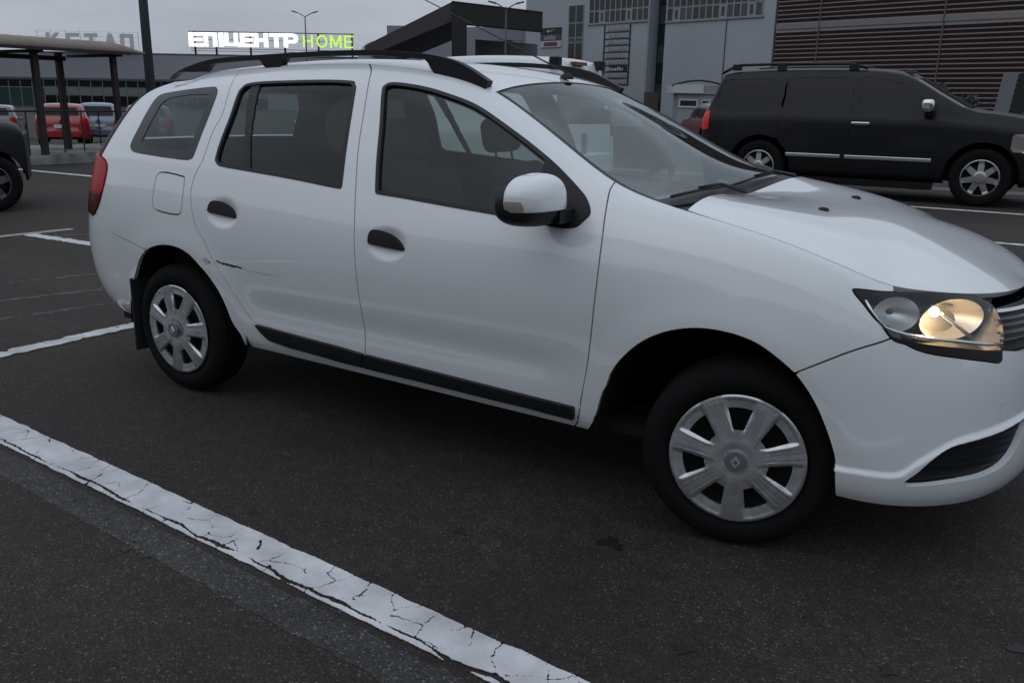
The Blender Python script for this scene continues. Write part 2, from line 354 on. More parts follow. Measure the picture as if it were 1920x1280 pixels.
# ---------------------------------------------------------------- spline surfaces
def bspl(P, n, axis):
    """clamped uniform cubic B-spline through end rows, control net P, n samples along axis"""
    P = np.moveaxis(np.asarray(P, float), axis, 0)
    P = np.concatenate([[2*P[0]-P[1]], P, [2*P[-1]-P[-2]]])
    m = len(P)-3
    t = np.linspace(0, m, n) if np.isscalar(n) else np.asarray(n)*m
    i = np.minimum(t.astype(int), m-1); f = t-i
    sh = (-1,)+(1,)*(P.ndim-1)
    b = [((1-f)**3)/6, (3*f**3-6*f*f+4)/6, (-3*f**3+3*f*f+3*f+1)/6, f**3/6]
    out = sum(b[k].reshape(sh)*P[i+k] for k in range(4))
    return np.moveaxis(out, 0, axis)
def lin(x, *pts):
    a = np.array(pts, float); return np.interp(x, a[:, 0], a[:, 1])
# ---------------------------------------------------------------- side shell (rows sill -> roof edge, columns tail -> nose), y outward
FA = np.array([0, .177, .452, .693, 1.0]); FB = np.array([0, .289, .632, .867, 1.0])
def side_net():
    cols = []
    # tail: centre x, half width, z for each row
    rz = [.29, .34, .43, .56, .70, .86, 1.055, 1.17, 1.30, 1.37, 1.405]
    rc = [-3.45, -3.51, -3.55, -3.57, -3.565, -3.54, -3.505, -3.44, -3.34, -3.25, -3.16]
    rw = [.775, .80, .825, .838, .845, .832, .785, .735, .665, .612, .535]
    for fx, fy in ((0, 0), (.012, .38), (.05, .70), (.15, .915), (.36, .985)):
        cols.append([(rc[r]+fx, rw[r]*fy, rz[r] if r < 6 else rz[r]) for r in range(11)])
    def top(x):
        return (lin(x, (-3.1, .525), (-2.6, .535), (-1.4, .54), (-1.066, .555), (-.75, .635), (-.507, .70), (-.38, .722), (-.242, .742), (0, .757), (.2, .757), (.35, .742)),
                lin(x, (-3.1, 1.405), (-2.9, 1.425), (-2.6, 1.452), (-2.2, 1.475), (-1.8, 1.482), (-1.5, 1.47), (-1.25, 1.437), (-1.066, 1.388), (-.75, 1.222), (-.507, 1.087), (-.38, 1.054), (-.242, 1.028), (0, .985), (.2, .93), (.35, .873)))
    for x, w in ((-3.0, .8), (-2.80, .62), (-2.55, .45), (-2.3, .28), (-2.05, .12), (-1.8, 0), (-1.55, 0), (-1.3, 0), (-1.1, 0), (-.9, 0), (-.7, 0), (-.5, 0), (-.32, 0), (-.15, 0), (.02, 0), (.17, 0), (.30, 0)):
        W = lin(x, (-3, .853), (-2.634, .864), (-2, .868), (-.6, .868), (-.3, .866), (0, .862), (.17, .852), (.3, .835))
        bz = lin(x, (-3, 1.06), (-2.3, 1.035), (-1.5, .985), (-.55, .945), (-.32, .93), (-.15, .91), (.02, .885), (.17, .845), (.3, .80))
        by = W-lin(x, (-3, .062), (-1.5, .05), (-.5, .042), (0, .035), (.3, .032))
        k = lin(x, (-.5, 0), (.3, 1))
        z5 = lin(x, (-3, .87), (-.5, .845), (0, .79), (.3, .715)); z4 = lin(x, (-.5, .70), (.3, .62)); z3 = lin(x, (-.5, .54), (.3, .50)); z2 = lin(x, (-.5, .38), (.3, .38))
        z0 = lin(x, (-3, .285), (-.5, .262), (.3, .250)); z1 = z0+.035
        q = lin(x, (-.5, 0), (.3, .6))
        col = [(x, W-.086+q*.048, z0), (x, W-.064+q*.048, z1), (x, W-.052+q*.046, z2), (x, W-.027+q*.024, z3), (x, W, z4), (x, W-.006, z5)]
        for r in range(5):
            # tail shift of the upper rows
            xs = x+(rc[6+r]+3.56)*w*(1 if x < -1.9 else 0)
            ty, tz = top(xs)
            col.append((xs, by+(ty-by)*FA[r], bz+(tz-bz)*FB[r]))
        for r in range(6):
            xs = col[r][0]+(rc[r]+3.56)*w*.6
            col[r] = (xs,)+col[r][1:]
        cols.append(col)
    # nose: widest-row plan, inset and z for each row
    plan = [(.43, .800), (.55, .732), (.645, .630), (.715, .50), (.765, .35), (.793, .18), (.803, 0)]
    ins = [.035, .012, 0, .002, .008, .02, .035, .05, .068, .09, .118]
    zc = [(.243, .232), (.278, .266), (.36, .34), (.48, .45), (.585, .55), (.665, .63), (.735, .685), (.775, .725), (.805, .755), (.832, .78), (.858, .80)]
    P = np.array(plan)
    T = np.gradient(P, axis=0); N = np.stack([-T[:, 1], T[:, 0]], 1); N /= np.linalg.norm(N, axis=1)[:, None]
    N[-1] = (1, 0)
    for i in range(len(plan)):
        s = i/(len(plan)-1)
        col = []
        for r in range(11):
            p = P[i]-N[i]*ins[r]*(1+.0*s)
            if i == len(plan)-1: p = np.array([P[i][0]-ins[r]*1.0, 0])
            col.append((p[0], max(p[1], 0), zc[r][0]+(zc[r][1]-zc[r][0])*s))
        cols.append(col)
    return np.array(cols)            # (ncol, 11, 3)
NU, NV1, NV2 = 700, 96, 64
def arch_flare(P):
    x, y, z = P[..., 0], P[..., 1], P[..., 2]
    for cx, cz, R, A in ((-.065, .30, .40, .010), (-2.60, .30, .40, .012)):
        r = np.hypot(x-cx, z-cz)
        g = np.exp(-np.clip((r-R)/.075, 0, 9)**2)*np.clip((z-.2)/.2, 0, 1)
        y = y+np.where(y > .5, A*g, 0)
    P = P.copy(); P[..., 1] = y
    return P
def side_surface():
    N = side_net()
    lo = bspl(bspl(N[:, :7], NU, 0), NV1, 1)
    hi = bspl(bspl(N[:, 6:], NU, 0), NV2, 1)
    P = np.concatenate([lo, hi[:, 1:]], 1)      # (NU, NV, 3)
    return arch_flare(P)
# panel outlines of the estate car, in (length, girth) coordinates of its side shell
OUT = {
 'bgap': [(0.3730, 1.0000), (0.3789, 0.9588), (0.3857, 0.8473), (0.3907, 0.7231), (0.3952, 0.6256), (0.3987, 0.5372), (0.4004, 0.4585), (0.4011, 0.4005), (0.4013, 0.3171), (0.4008, 0.2254), (0.3995, 0.1798), (0.3980, 0.0843)],
 'rgap': [(0.2396, 0.9765), (0.2615, 0.7946), (0.2620, 0.7218), (0.2641, 0.6310), (0.2609, 0.5813), (0.2603, 0.5450), (0.2642, 0.4962), (0.2696, 0.4558), (0.2769, 0.4223), (0.2821, 0.3844), (0.2890, 0.3423), (0.2961, 0.3012), (0.3021, 0.2586), (0.3110, 0.2041), (0.3159, 0.1710), (0.3220, 0.1358)],
 'fgap': [(0.5716, 0.9752), (0.5720, 0.8905), (0.5746, 0.7415), (0.5778, 0.5292), (0.5765, 0.4088), (0.5724, 0.2993), (0.5668, 0.1990), (0.5623, 0.0620), (0.5592, 0.0000)],
 'doorbot': [(0.3220, 0.1358), (0.3387, 0.1176), (0.3665, 0.1079), (0.3980, 0.0843), (0.4457, 0.0909), (0.4897, 0.0904), (0.5306, 0.0899), (0.5626, 0.0773)],
 'moldtop': [(0.3110, 0.2041), (0.3414, 0.1954), (0.3817, 0.1852), (0.3994, 0.1775), (0.4475, 0.1699), (0.5116, 0.1597), (0.5615, 0.1534)],
 'moldbot': [(0.3159, 0.1710), (0.3220, 0.1358), (0.3387, 0.1176), (0.3665, 0.1079), (0.3977, 0.1022), (0.4459, 0.1001), (0.5106, 0.0946), (0.5608, 0.0894)],
 'farch': [(0.5693, 0.0000), (0.5805, 0.1972), (0.5856, 0.2429), (0.5893, 0.2777), (0.5979, 0.3195), (0.6115, 0.3654), (0.6271, 0.3998), (0.6436, 0.4221), (0.6597, 0.4327), (0.6775, 0.4335), (0.6934, 0.4215), (0.7149, 0.3816), (0.7297, 0.3277), (0.7397, 0.2711), (0.7471, 0.2146), (0.7509, 0.1562), (0.7534, 0.0000)],
 'rarch': [(0.1770, 0.1872), (0.1856, 0.2495), (0.1942, 0.2909), (0.2054, 0.3401), (0.2162, 0.3717), (0.2271, 0.3888), (0.2384, 0.3973), (0.2503, 0.3964), (0.2610, 0.3836), (0.2691, 0.3591), (0.2768, 0.3300), (0.2836, 0.2911), (0.2878, 0.2444), (0.2906, 0.1848), (0.2860, 0.0036)],
 'fbump': [(0.7149, 0.3816), (0.7401, 0.4435), (0.7692, 0.5336), (0.7811, 0.5766)],
 'head': [(0.7481, 0.7658), (0.7511, 0.8090), (0.7819, 0.9338), (0.8068, 0.9841), (0.8385, 1.0000), (0.8638, 0.9885), (0.8740, 0.9562), (0.8819, 0.8955), (0.8835, 0.8184), (0.8840, 0.7169), (0.8827, 0.6292), (0.8786, 0.5511), (0.8760, 0.5102), (0.8595, 0.5206), (0.8348, 0.5363), (0.8135, 0.5470), (0.8013, 0.5570), (0.7919, 0.5705), (0.7811, 0.5766), (0.7675, 0.6369), (0.7570, 0.7081)],
 'headlens_low': [(0.7810, 0.5842), (0.7949, 0.5863), (0.8133, 0.5826), (0.8348, 0.5769), (0.8609, 0.5640), (0.8797, 0.5575)],
 'fog': [(0.8034, 0.1456), (0.8110, 0.1928), (0.8213, 0.2350), (0.8330, 0.2621), (0.8502, 0.2745), (0.8810, 0.2890), (0.9135, 0.3065), (0.9096, 0.2695), (0.8999, 0.2169), (0.8867, 0.1820), (0.8670, 0.1650), (0.8386, 0.1582)],
 'crease': [(0.7514, 0.1625), (0.7733, 0.1705), (0.7964, 0.1809), (0.8096, 0.2233), (0.8359, 0.2775), (0.8688, 0.2981), (0.9125, 0.3198)],
 'rwin': [(0.2667, 0.8469), (0.2664, 0.8672), (0.2728, 0.8938), (0.3149, 0.9015), (0.3663, 0.9055), (0.3730, 0.8928), (0.3762, 0.8652), (0.3818, 0.7356), (0.3853, 0.6239), (0.3840, 0.6153), (0.3801, 0.6130), (0.3459, 0.6163), (0.3099, 0.6168), (0.2835, 0.6180), (0.2776, 0.6282), (0.2754, 0.6412), (0.2740, 0.6885), (0.2721, 0.7681)],
 'rbar': [(0.2739, 0.8883), (0.2837, 0.8869), (0.3094, 0.6230), (0.3051, 0.6222)],
 'qwin': [(0.2344, 0.8810), (0.2268, 0.8856), (0.1989, 0.8817), (0.1520, 0.8727), (0.1472, 0.8442), (0.1545, 0.7880), (0.1636, 0.7187), (0.1687, 0.6588), (0.1755, 0.6362), (0.1860, 0.6257), (0.2165, 0.6220), (0.2447, 0.6213), (0.2512, 0.6254), (0.2538, 0.6377), (0.2526, 0.7051), (0.2489, 0.7839), (0.2424, 0.8522)],
 'qglass': [(0.2333, 0.8466), (0.1839, 0.8475), (0.1690, 0.8215), (0.1739, 0.7712), (0.1809, 0.7032), (0.1854, 0.6669), (0.2136, 0.6558), (0.2389, 0.6527), (0.2443, 0.6639), (0.2442, 0.7222), (0.2402, 0.7910)],
 'fwin': [(0.4096, 0.6215), (0.4111, 0.6154), (0.4296, 0.6148), (0.4688, 0.6120), (0.5010, 0.6108), (0.5135, 0.6037), (0.5368, 0.6035), (0.5484, 0.6026), (0.5580, 0.6191), (0.5629, 0.6735), (0.5651, 0.7155), (0.5620, 0.7625), (0.5553, 0.8033), (0.5370, 0.8534), (0.5158, 0.8787), (0.4870, 0.8938), (0.4647, 0.9055), (0.4435, 0.9096), (0.4239, 0.9165), (0.4056, 0.9171), (0.3977, 0.9116), (0.3948, 0.8971), (0.3949, 0.8741), (0.4018, 0.7711), (0.4068, 0.6745)],
 'dpil': [(0.1268, 0.6498), (0.1237, 0.7065), (0.1195, 0.7554), (0.1073, 0.8565), (0.1030, 0.9508)],
 'tail': [(0.1306, 0.6295), (0.1448, 0.5857), (0.1486, 0.5457), (0.1444, 0.4837), (0.1354, 0.4502)],
 'rbump': [(0.1390, 0.4530), (0.1643, 0.4070), (0.1936, 0.3883), (0.2145, 0.3756)],
 'fuel': [(0.2228, 0.5742), (0.2299, 0.5811), (0.2478, 0.5781), (0.2518, 0.5698), (0.2535, 0.5004), (0.2499, 0.4834), (0.2298, 0.4862), (0.2233, 0.4990), (0.2216, 0.5514)],
 'rhandle': [(0.2789, 0.5099), (0.2810, 0.5279), (0.2902, 0.5315), (0.3002, 0.5185), (0.3046, 0.4962), (0.2917, 0.4990), (0.2801, 0.5010)],
 'fhandle': [(0.4098, 0.4862), (0.4108, 0.5131), (0.4156, 0.5205), (0.4256, 0.5138), (0.4337, 0.4941), (0.4366, 0.4765), (0.4276, 0.4776), (0.4108, 0.4813)],
 'scratch': [(0.2861, 0.3789), (0.2891, 0.3730), (0.2972, 0.3695), (0.3042, 0.3687), (0.3087, 0.3652)],
 'scratch2': [(0.2746, 0.3767), (0.2799, 0.3659)],
 'scratch3': [(0.3087, 0.3652), (0.3180, 0.3628), (0.3294, 0.3618), (0.3393, 0.3628)],
}
# ================================================================ white estate car
PAINT = mat('white_paint', (.785, .82, .84), .32, 0, .5, 1.0, .035)
PLASTIC = mat('black_plastic', (.010, .0105, .012), .50, spec=.35, noise=(60, .15))
RUBBER = mat('black_rubber', (.012, .012, .013), .55)
GLOSSBLACK = mat('glossy_black', (.010, .010, .012), .12)
TYRE = mat('tyre_rubber', (.007, .007, .007), .85, spec=.18, noise=(25, .25))
DARK = mat('cabin_dark', (.022, .023, .025), .8)
TRIM = mat('cabin_trim', (.05, .052, .055), .75)
SEAT = mat('seat_fabric', (.028, .03, .033), .9, bump=(400, .2))
CHROME = mat('chrome', (.75, .75, .76), .12, 1.0)
LINER = mat('wheel_well', (.008, .008, .008), .9)
WINDOW = glass('side_glass', (.60, .69, .67))
SCREEN = glass('windscreen_glass', (.74, .82, .81), ior=1.55)
CAR = thing('estate_car', 'white estate car with black roof rails, parked in the foreground', 'car', (0, 0, 0))
def details(P):
    """handle scoops and the soft hollow low on the doors"""
    x, y, z = P[..., 0], P[..., 1].copy(), P[..., 2]
    for cx, cz, a, b in ((-1.342, .828, .10, .062), (-2.248, .868, .10, .062)):
        r = np.sqrt(((x-cx)/a)**2+((z-cz)/b)**2); y -= np.where(y > .6, .020*np.clip(1-r**2.2, 0, 1)**1.2, 0)
    g = np.exp(-((z-.475)/.06)**2)*np.clip((x+2.25)/.25, 0, 1)*np.clip((-.52-x)/.2, 0, 1); y -= .008*g*(y > .6)
    Q = P.copy(); Q[..., 1] = y
    return Q
NEAR = np.array([1, -1, 1])
S0 = Sheet(side_surface()*NEAR)                       # plain skin, right-hand (near) side
SIDE = Sheet(details(side_surface())*NEAR)
if (S0.N[350, 60, 1] > 0): S0.N *= -1; SIDE.N *= -1
_c = OUT['crease']; F_lip = SIDE.field(np.concatenate([smooth_loop(_c, 4, False), [(.97, .325), (1.2, .325), (1.2, -.5), (.72, -.5), (.735, .17)]]), False)
k_ = np.clip(-F_lip/.010, 0, 1); k_ = k_*k_*(3-2*k_); SIDE.P = SIDE.P+SIDE.N*(.013*k_)[..., None]; n_ = grid_normals(SIDE.P); SIDE.N = n_*np.sign((n_*SIDE.N).sum(-1, keepdims=True)+1e-9)
FLIPF = True
O = OUT
GAP = .0026
near_parts = []
def side_sheet(name, F, m, parent=CAR, src=None, **k):
    s = src or SIDE; o = sheet(name, s.P, s.N, F, m, parent, **k)
    if o is not None and parent is CAR: near_parts.append(o)
    return o
b, r_, f = O['bgap'], O['rgap'], O['fgap']; db = O['doorbot']
up = lambda p, e=.25: (p[0], 1+e)
ib = 3
F_fd = SIDE.field(np.concatenate([[(b[0][0]-.006, 1.2)], smooth_loop(b[:-1], 4, False), smooth_loop(db[ib:], 4, False), smooth_loop(f[:-2][::-1], 4, False), [(f[0][0]+.0, 1.2)]]), False)
F_rd = SIDE.field(np.concatenate([[(r_[0][0]-.012, 1.2)], smooth_loop(r_, 4, False), smooth_loop(db[1:ib+1], 4, False), smooth_loop(b[:-1][::-1], 4, False), [(b[0][0]-.006, 1.2)]]), False)
F_fa = SIDE.field(np.concatenate([[(O['farch'][0][0]-.002, -.3)], smooth_loop(O['farch'], 4, False), [(O['farch'][-1][0], -.3)]]), False)
ra = [(.1800, -.3), (.1800, .05), (.1815, .13)]+O['rarch'][:-1]+[(.2945, .12), (.2925, .02)]
F_ra = SIDE.field(np.concatenate([smooth_loop(ra, 4, False), [(.291, -.3)]]), False)
F_head = SIDE.field(O['head']); F_fog = SIDE.field(O['fog'])
F_fender = SIDE.field(np.concatenate([[(f[0][0], 1.3)], smooth_loop(f, 4, False), [(f[-1][0]-.003, -.3), (.7151, -.3)], smooth_loop(O['fbump'], 4, False), [(.785, .75), (.7840, 1.3)]]), False)
tl = O['tail']; dp = O['dpil']
F_tail = SIDE.field([(.1075, .632), (.125, .606)]+tl[1:]+[(.128, .445), (.095, .47), (.078, .56), (.085, .625)])
F_gate = SIDE.field(np.concatenate([[(-.2, .445), (.128, .445), (tl[0][0]-.003, .63)], smooth_loop(dp, 4, False), [(dp[-1][0], 1.3), (-.2, 1.3)]]), False)
F_rbump = SIDE.field(np.concatenate([[(-.2, .44), (.132, .447)], smooth_loop(O['rbump'], 4, False), [(.225, .372), (.225, -.3), (-.2, -.3)]]), False)
F_fb = SIDE.field(np.concatenate([smooth_loop(O['fbump'], 4, False), [(.80, .70), (.8845, .70), (.8885, .60), (.905, .565), (.94, .55), (1.2, .545), (1.2, -.4), (.735, -.4), (.735, .2)]]), False)
F_grille = SIDE.field([(.880, .56), (.90, .545), (.94, .535), (1.2, .53), (1.2, .93), (.93, .92), (.905, .905), (.886, .86), (.882, .75)], False)
F_rw, F_qw, F_fw = SIDE.field(O['rwin']), SIDE.field(O['qwin']), SIDE.field(O['fwin'])
F_qg = SIDE.field(O['qglass']); F_fuel = SIDE.field(O['fuel'])
mx_ = lambda *a: np.maximum.reduce(a)
# ---- doors
front_door = side_sheet('front_door', mx_(F_fd, -F_fw-.002, -F_fa)+GAP, PAINT, flange=.014)
rear_door = side_sheet('rear_door', mx_(F_rd, -F_rw-.002, -F_ra)+GAP, PAINT, flange=.014)
# ---- body side with rear wing and sill, fuel flap
F_body = mx_(-F_fd, -F_rd, -F_fender, -F_tail, -F_gate, -F_rbump, -F_qw-.003, -F_fb, -F_ra, -F_fa, SIDE.P[..., 0]+.40)
body_side = side_sheet('body_side', np.maximum(F_body, -F_fuel)+GAP, PAINT, flange=.014)
sheet('fuel_flap', SIDE.P, SIDE.N, F_fuel+GAP*1.4, PAINT, body_side, flange=.012)
fender = side_sheet('fender', mx_(F_fender, -F_fa, -F_head)+GAP, PAINT, flange=.014)
# ---- bumpers
front_bumper = side_sheet('front_bumper', mx_(F_fb, -F_fa, -F_head, -F_fog, -F_grille)+GAP, PAINT, flange=.02)
rear_bumper = side_sheet('rear_bumper', mx_(F_rbump, -F_ra, -F_tail)+GAP, PAINT, flange=.02)
F_glassback = SIDE.field([(-.2, .66), (.092, .66), (.094, .80), (.085, .93), (-.2, .94)], False)
tailgate = side_sheet('tailgate', mx_(F_gate, -F_tail, -F_glassback)+GAP, PAINT, flange=.014)
side_sheet('rear_window', mx_(F_glassback, F_gate)-.004, WINDOW, tailgate, off=-.004)
side_sheet('tailgate_edge_trim', mx_(F_gate+.001, SIDE.line([(tl[0][0], .635)]+dp)-.06), RUBBER, off=.004, flange=.006)
# ---- tail lamp: red lens over a dark lower part
zt = SIDE.P[..., 2]
RED = mat('tail_lamp_red', (.42, .008, .014), .3, spec=.22); DKRED = mat('tail_lamp_dark_red', (.075, .003, .006), .25, spec=.25)
stripe = .028*np.abs(np.mod(SIDE.P[..., 0]*60, 2)-1)
tail = side_sheet('tail_lamp', mx_(F_tail, -(zt-.862-stripe))+GAP, RED, off=.006, flange=.02)
side_sheet('lower_lens', mx_(F_tail, (zt-.862-stripe))+GAP, DKRED, tail, off=.006, flange=.02)
# ---- windows: rubber surround and pane
def window(door, Fw, ring=.012, gl=None, name='window'):
    w = side_sheet(name, Fw+ring-.002, gl or WINDOW, door, off=-.008)
    s = sheet('window_seal', SIDE.P, SIDE.N, np.abs(Fw+ring*.5)-ring*.5, RUBBER, w, off=.0025, flange=.012)
    return w
window(rear_door, F_rw, .014)
F_bar = SIDE.field(O['rbar'], False)
sheet('window_bar', SIDE.P, SIDE.N, mx_(F_bar, F_rw+.008), RUBBER, rear_door, off=-.003, flange=.008)
F_sail = mx_(F_fw, -(SIDE.P[..., 0]+.745+.06*(SIDE.P[..., 2]-1.0)))
window(front_door, mx_(F_fw, -F_sail-.012), .015)
sheet('mirror_base_panel', SIDE.P, SIDE.N, F_sail+.001, PLASTIC, front_door, off=.006, flange=.02)
qwin = side_sheet('quarter_window', F_qg+.0, WINDOW, body_side, off=-.003)
sheet('window_surround', SIDE.P, SIDE.N, mx_(F_qw, -F_qg), GLOSSBLACK, qwin, off=-.001, flange=.01)
# ---- sill mouldings, one on each door
mt, mb_ = O['moldtop'], O['moldbot']
F_mold = SIDE.field(np.concatenate([smooth_loop(mt, 4, False), smooth_loop(mb_[::-1], 4, False)]), False)
sheet('side_moulding', SIDE.P, SIDE.N, mx_(F_mold, F_fd+.003), PLASTIC, front_door, off=.016, flange=.022)
sheet('side_moulding', SIDE.P, SIDE.N, mx_(F_mold, F_rd+.003), PLASTIC, rear_door, off=.016, flange=.022)
# ---- door handles
def handle(key, door):
    Fh = S0.field(O[key]); sheet('door_handle', S0.P, S0.N, Fh, PLASTIC, door, off=.004, flange=.03)
handle('fhandle', front_door); handle('rhandle', rear_door)
# ---- scratches and the small dent ahead of the rear arch
SCR = mat('bare_scratch', (.03, .03, .032), .7); SCR2 = mat('scuffed_paint', (.50, .52, .54), .6)
def ribbon(name, uv, w, m, parent, seed, off=.0012, dens=8):
    rs = np.random.RandomState(seed); q = smooth_loop(uv, dens, False); P = SIDE.at(q); N = SIDE.at(q, SIDE.N); T = np.gradient(P, axis=0); B = np.cross(N, T); B /= np.linalg.norm(B, axis=1)[:, None]
    t = np.linspace(0, 1, len(P)); ww = w*(np.sin(np.pi*np.clip(t*.94+.03, 0, 1))**.6)*(.55+.9*rs.rand(len(P))); jit = (rs.rand(len(P))-.5)*w*.25
    V = np.concatenate([P+B*(jit+ww/2)[:, None]+N*off, P+B*(jit-ww/2)[:, None]+N*off]); n = len(P)
    return obj(name, V, [(k, k+1, n+k+1, n+k) for k in range(n-1)], m, parent)
ribbon('scratch', O['scratch'], .010, SCR, rear_door, 5); ribbon('scuff', O['scratch3'], .0035, SCR2, rear_door, 6); ribbon('scuff', O['scratch2'], .018, SCR2, body_side, 7); ribbon('scratch', [(.2770, .3790), (.2800, .3710), (.2812, .3665)], .006, SCR, body_side, 8)
# tow-eye cover line on the bumper
ribbon('tow_cover_edge', [(.8790, .318), (.8790, .352), (.8795, .362), (.8840, .364), (.8890, .364)], .0022, SCR2, front_bumper, 9)
# ---- headlamp
HEADGLASS = glass('lamp_glass', (.93, .95, .96))
head = thing('headlamp', None, None); head.parent = CAR; near_parts.append(head)
u_ = SIDE.UV[:, 0].reshape(SIDE.nu, SIDE.nv); v_ = SIDE.UV[:, 1].reshape(SIDE.nu, SIDE.nv)
lowv = np.interp(u_, [p[0] for p in O['headlens_low']], [p[1] for p in O['headlens_low']])
below = (lowv-v_)*.35                                 # >0 below the clear lens
F_lens = mx_(F_head+.005, below)
sheet('lens', SIDE.P, SIDE.N, F_lens, HEADGLASS, head, off=.002)
sheet('bezel', SIDE.P, SIDE.N, mx_(F_head+.001, -F_lens), PLASTIC, head, off=.001, flange=.05)
# inner bowl: lens sheet pushed back along the car, dark with a chrome lower lip
Vb = SIDE.P.copy(); depth = np.clip(-F_head, 0, .05)*1.9
Vb[..., 0] -= depth*.75; Vb[..., 1] += depth*.55
LAMPGREY = mat('lamp_bezel_grey', (.13, .125, .12), .25, .7)
inb = Sheet(Vb); inb.N = SIDE.N
sheet('housing', inb.P, inb.N, F_head+.003, LAMPGREY, head, off=-.004)
REFL = mat('lamp_reflector', (.80, .79, .78), .30, 1.0)
def dish(c, ax, R, d, name, mt, parent=head, n=36, hole=.012, kz=.78):
    """parabolic reflector opening along ax"""
    ax = Vector(ax).normalized(); e1 = Vector((0, 0, 1)).cross(ax).normalized(); e2 = ax.cross(e1)*kz; c = Vector(c); m = MB(); prof = []
    for i in range(13):
        t = i/12; rr = hole+(R-hole)*t; prof.append((rr, -d*(1-(rr/R)**2)))
    m.lathe(prof, n, lambda a, b_, h: tuple(c+e1*a+e2*b_+ax*h))
    return m.build(name, mt, parent, True)
fw = (.80, -.60, .0)
def lamp_xyz(uv, back): 
    p = Vector(S0.at([uv])[0]); return p+Vector((-.72, .55, 0))*back
cB = lamp_xyz((.7905, .735), .030); dish(cB, (.50, -.86, .05), .064, .05, 'reflector', mat('lamp_reflector_side', (.80, .81, .83), .38, .9))
fw = Vector((.80, -.60, 0)); ein = Vector((.60, .80, 0)); cA = lamp_xyz((.8400, .735), .040)
dish(cA, fw, .118, .080, 'reflector', REFL, kz=.50, n=48)
BULB = mat('lit_bulb', (1, .8, .5), .3, emit=(1, .70, .36), estr=600)
def ball(c, r, name, mt, parent, sc=(1, 1, 1)):
    m = MB(); prof = [(max(1e-4, math.sin(math.pi*i/12)*r), -math.cos(math.pi*i/12)*r) for i in range(13)]
    m.lathe(prof, 20, lambda a, b_, h: (c[0]+a*sc[0], c[1]+b_*sc[1], c[2]+h*sc[2]))
    return m.build(name, mt, parent, True)
pb = cA-ein*.058+Vector((0, 0, .024))-fw*.012
ball(pb, .0130, 'bulb', BULB, head)
lb = bpy.data.lights.new('headlamp_bulb', 'POINT'); lb.energy = 2.2; lb.color = (1, .60, .26); lb.shadow_soft_size = .012
lo_ = bpy.data.objects.new('headlamp_light', lb); COL.objects.link(lo_); lo_.parent = head; lo_.location = pb+fw*.016+ein*.012
# chrome fin between the reflectors and the bright lower lip
p0, p1 = lamp_xyz((.818, .86), .016), lamp_xyz((.8505, .615), .010)
MB().tube([p0, p0.lerp(p1, .5)+Vector((.004, -.006, 0)), p1], [.004, .005, .006], 8).build('fin', CHROME, head, True)
q = [lamp_xyz((a, float(np.interp(a, [p[0] for p in O['headlens_low']], [p[1] for p in O['headlens_low']]))+.025), .006) for a in np.linspace(.775, .877, 12)]
q = [lamp_xyz((.7590, .75), .005), lamp_xyz((.766, .675), .005)]+q
MB().tube(q, .0055, 8).build('lower_lip', CHROME, head, True)
# ---- fog lamp opening, grille
sheet('lower_grille', SIDE.P, SIDE.N, F_fog-.002, PLASTIC, front_bumper, off=-.022)
for k in range(5):
    zz = .345+.022*k; sheet('grille_slat', SIDE.P, SIDE.N, mx_(F_fog+.001, np.abs(SIDE.P[..., 2]-zz)-.0045), PLASTIC, front_bumper, off=-.018, flange=.004)
grille = side_sheet('grille', F_grille, PLASTIC, off=-.03, flange=.02)
for k, vv in enumerate((.60, .655, .71, .765)):
    sheet('grille_slat', SIDE.P, SIDE.N, mx_(F_grille+.004, (np.abs(v_-vv)-.012)*.4), GLOSSBLACK, grille, off=-.010, flange=.02)
sheet('chrome_strip', SIDE.P, SIDE.N, mx_(F_grille+.003, (np.abs(v_-.835)-.016)*.4), CHROME, grille, off=-.004, flange=.02)
# ---- lines on the bumper: a raised crease strip above the lip
Lc = SIDE.line(O['crease'])
# ---- liner behind the gaps, wheel wells
F_lin = mx_(-F_rw-.02, -F_qw-.02, -F_fw-.02, -F_ra-.003, -F_fa-.003, -F_head-.001, -F_fog, -F_glassback, SIDE.P[..., 0]-.62)
side_sheet('inner_panel', F_lin, LINER, off=-.018)
Pin = SIDE.P.copy(); Pin[..., 1] += np.where(Pin[..., 1] < -.3, .075, 0)
sheet('door_card', Pin, SIDE.N, mx_(mx_(F_fd, -10) if False else np.minimum(F_fd, F_rd)+.02, SIDE.P[..., 2]-.965), TRIM, CAR)
for cx in (-.07, -2.605):
    m = MB(); n = 30; R = .412; V = []; F = []
    for i in range(n+1):
        t = math.pi*(-.02+1.04*i/n); 
        for y in (-.815 if R*math.cos(t) < .2 or cx < -1 else -.755, -.50): V.append((cx+R*math.cos(t), y, .30+R*math.sin(t)))
    for i in range(n): F.append((2*i, 2*i+1, 2*i+3, 2*i+2))
    c0 = len(V); V.append((cx, -.50, .3))
    for i in range(n): F.append((2*i+1, 2*i+3, c0))
    near_parts.append(obj('wheel_well', V, F, LINER, CAR, True))
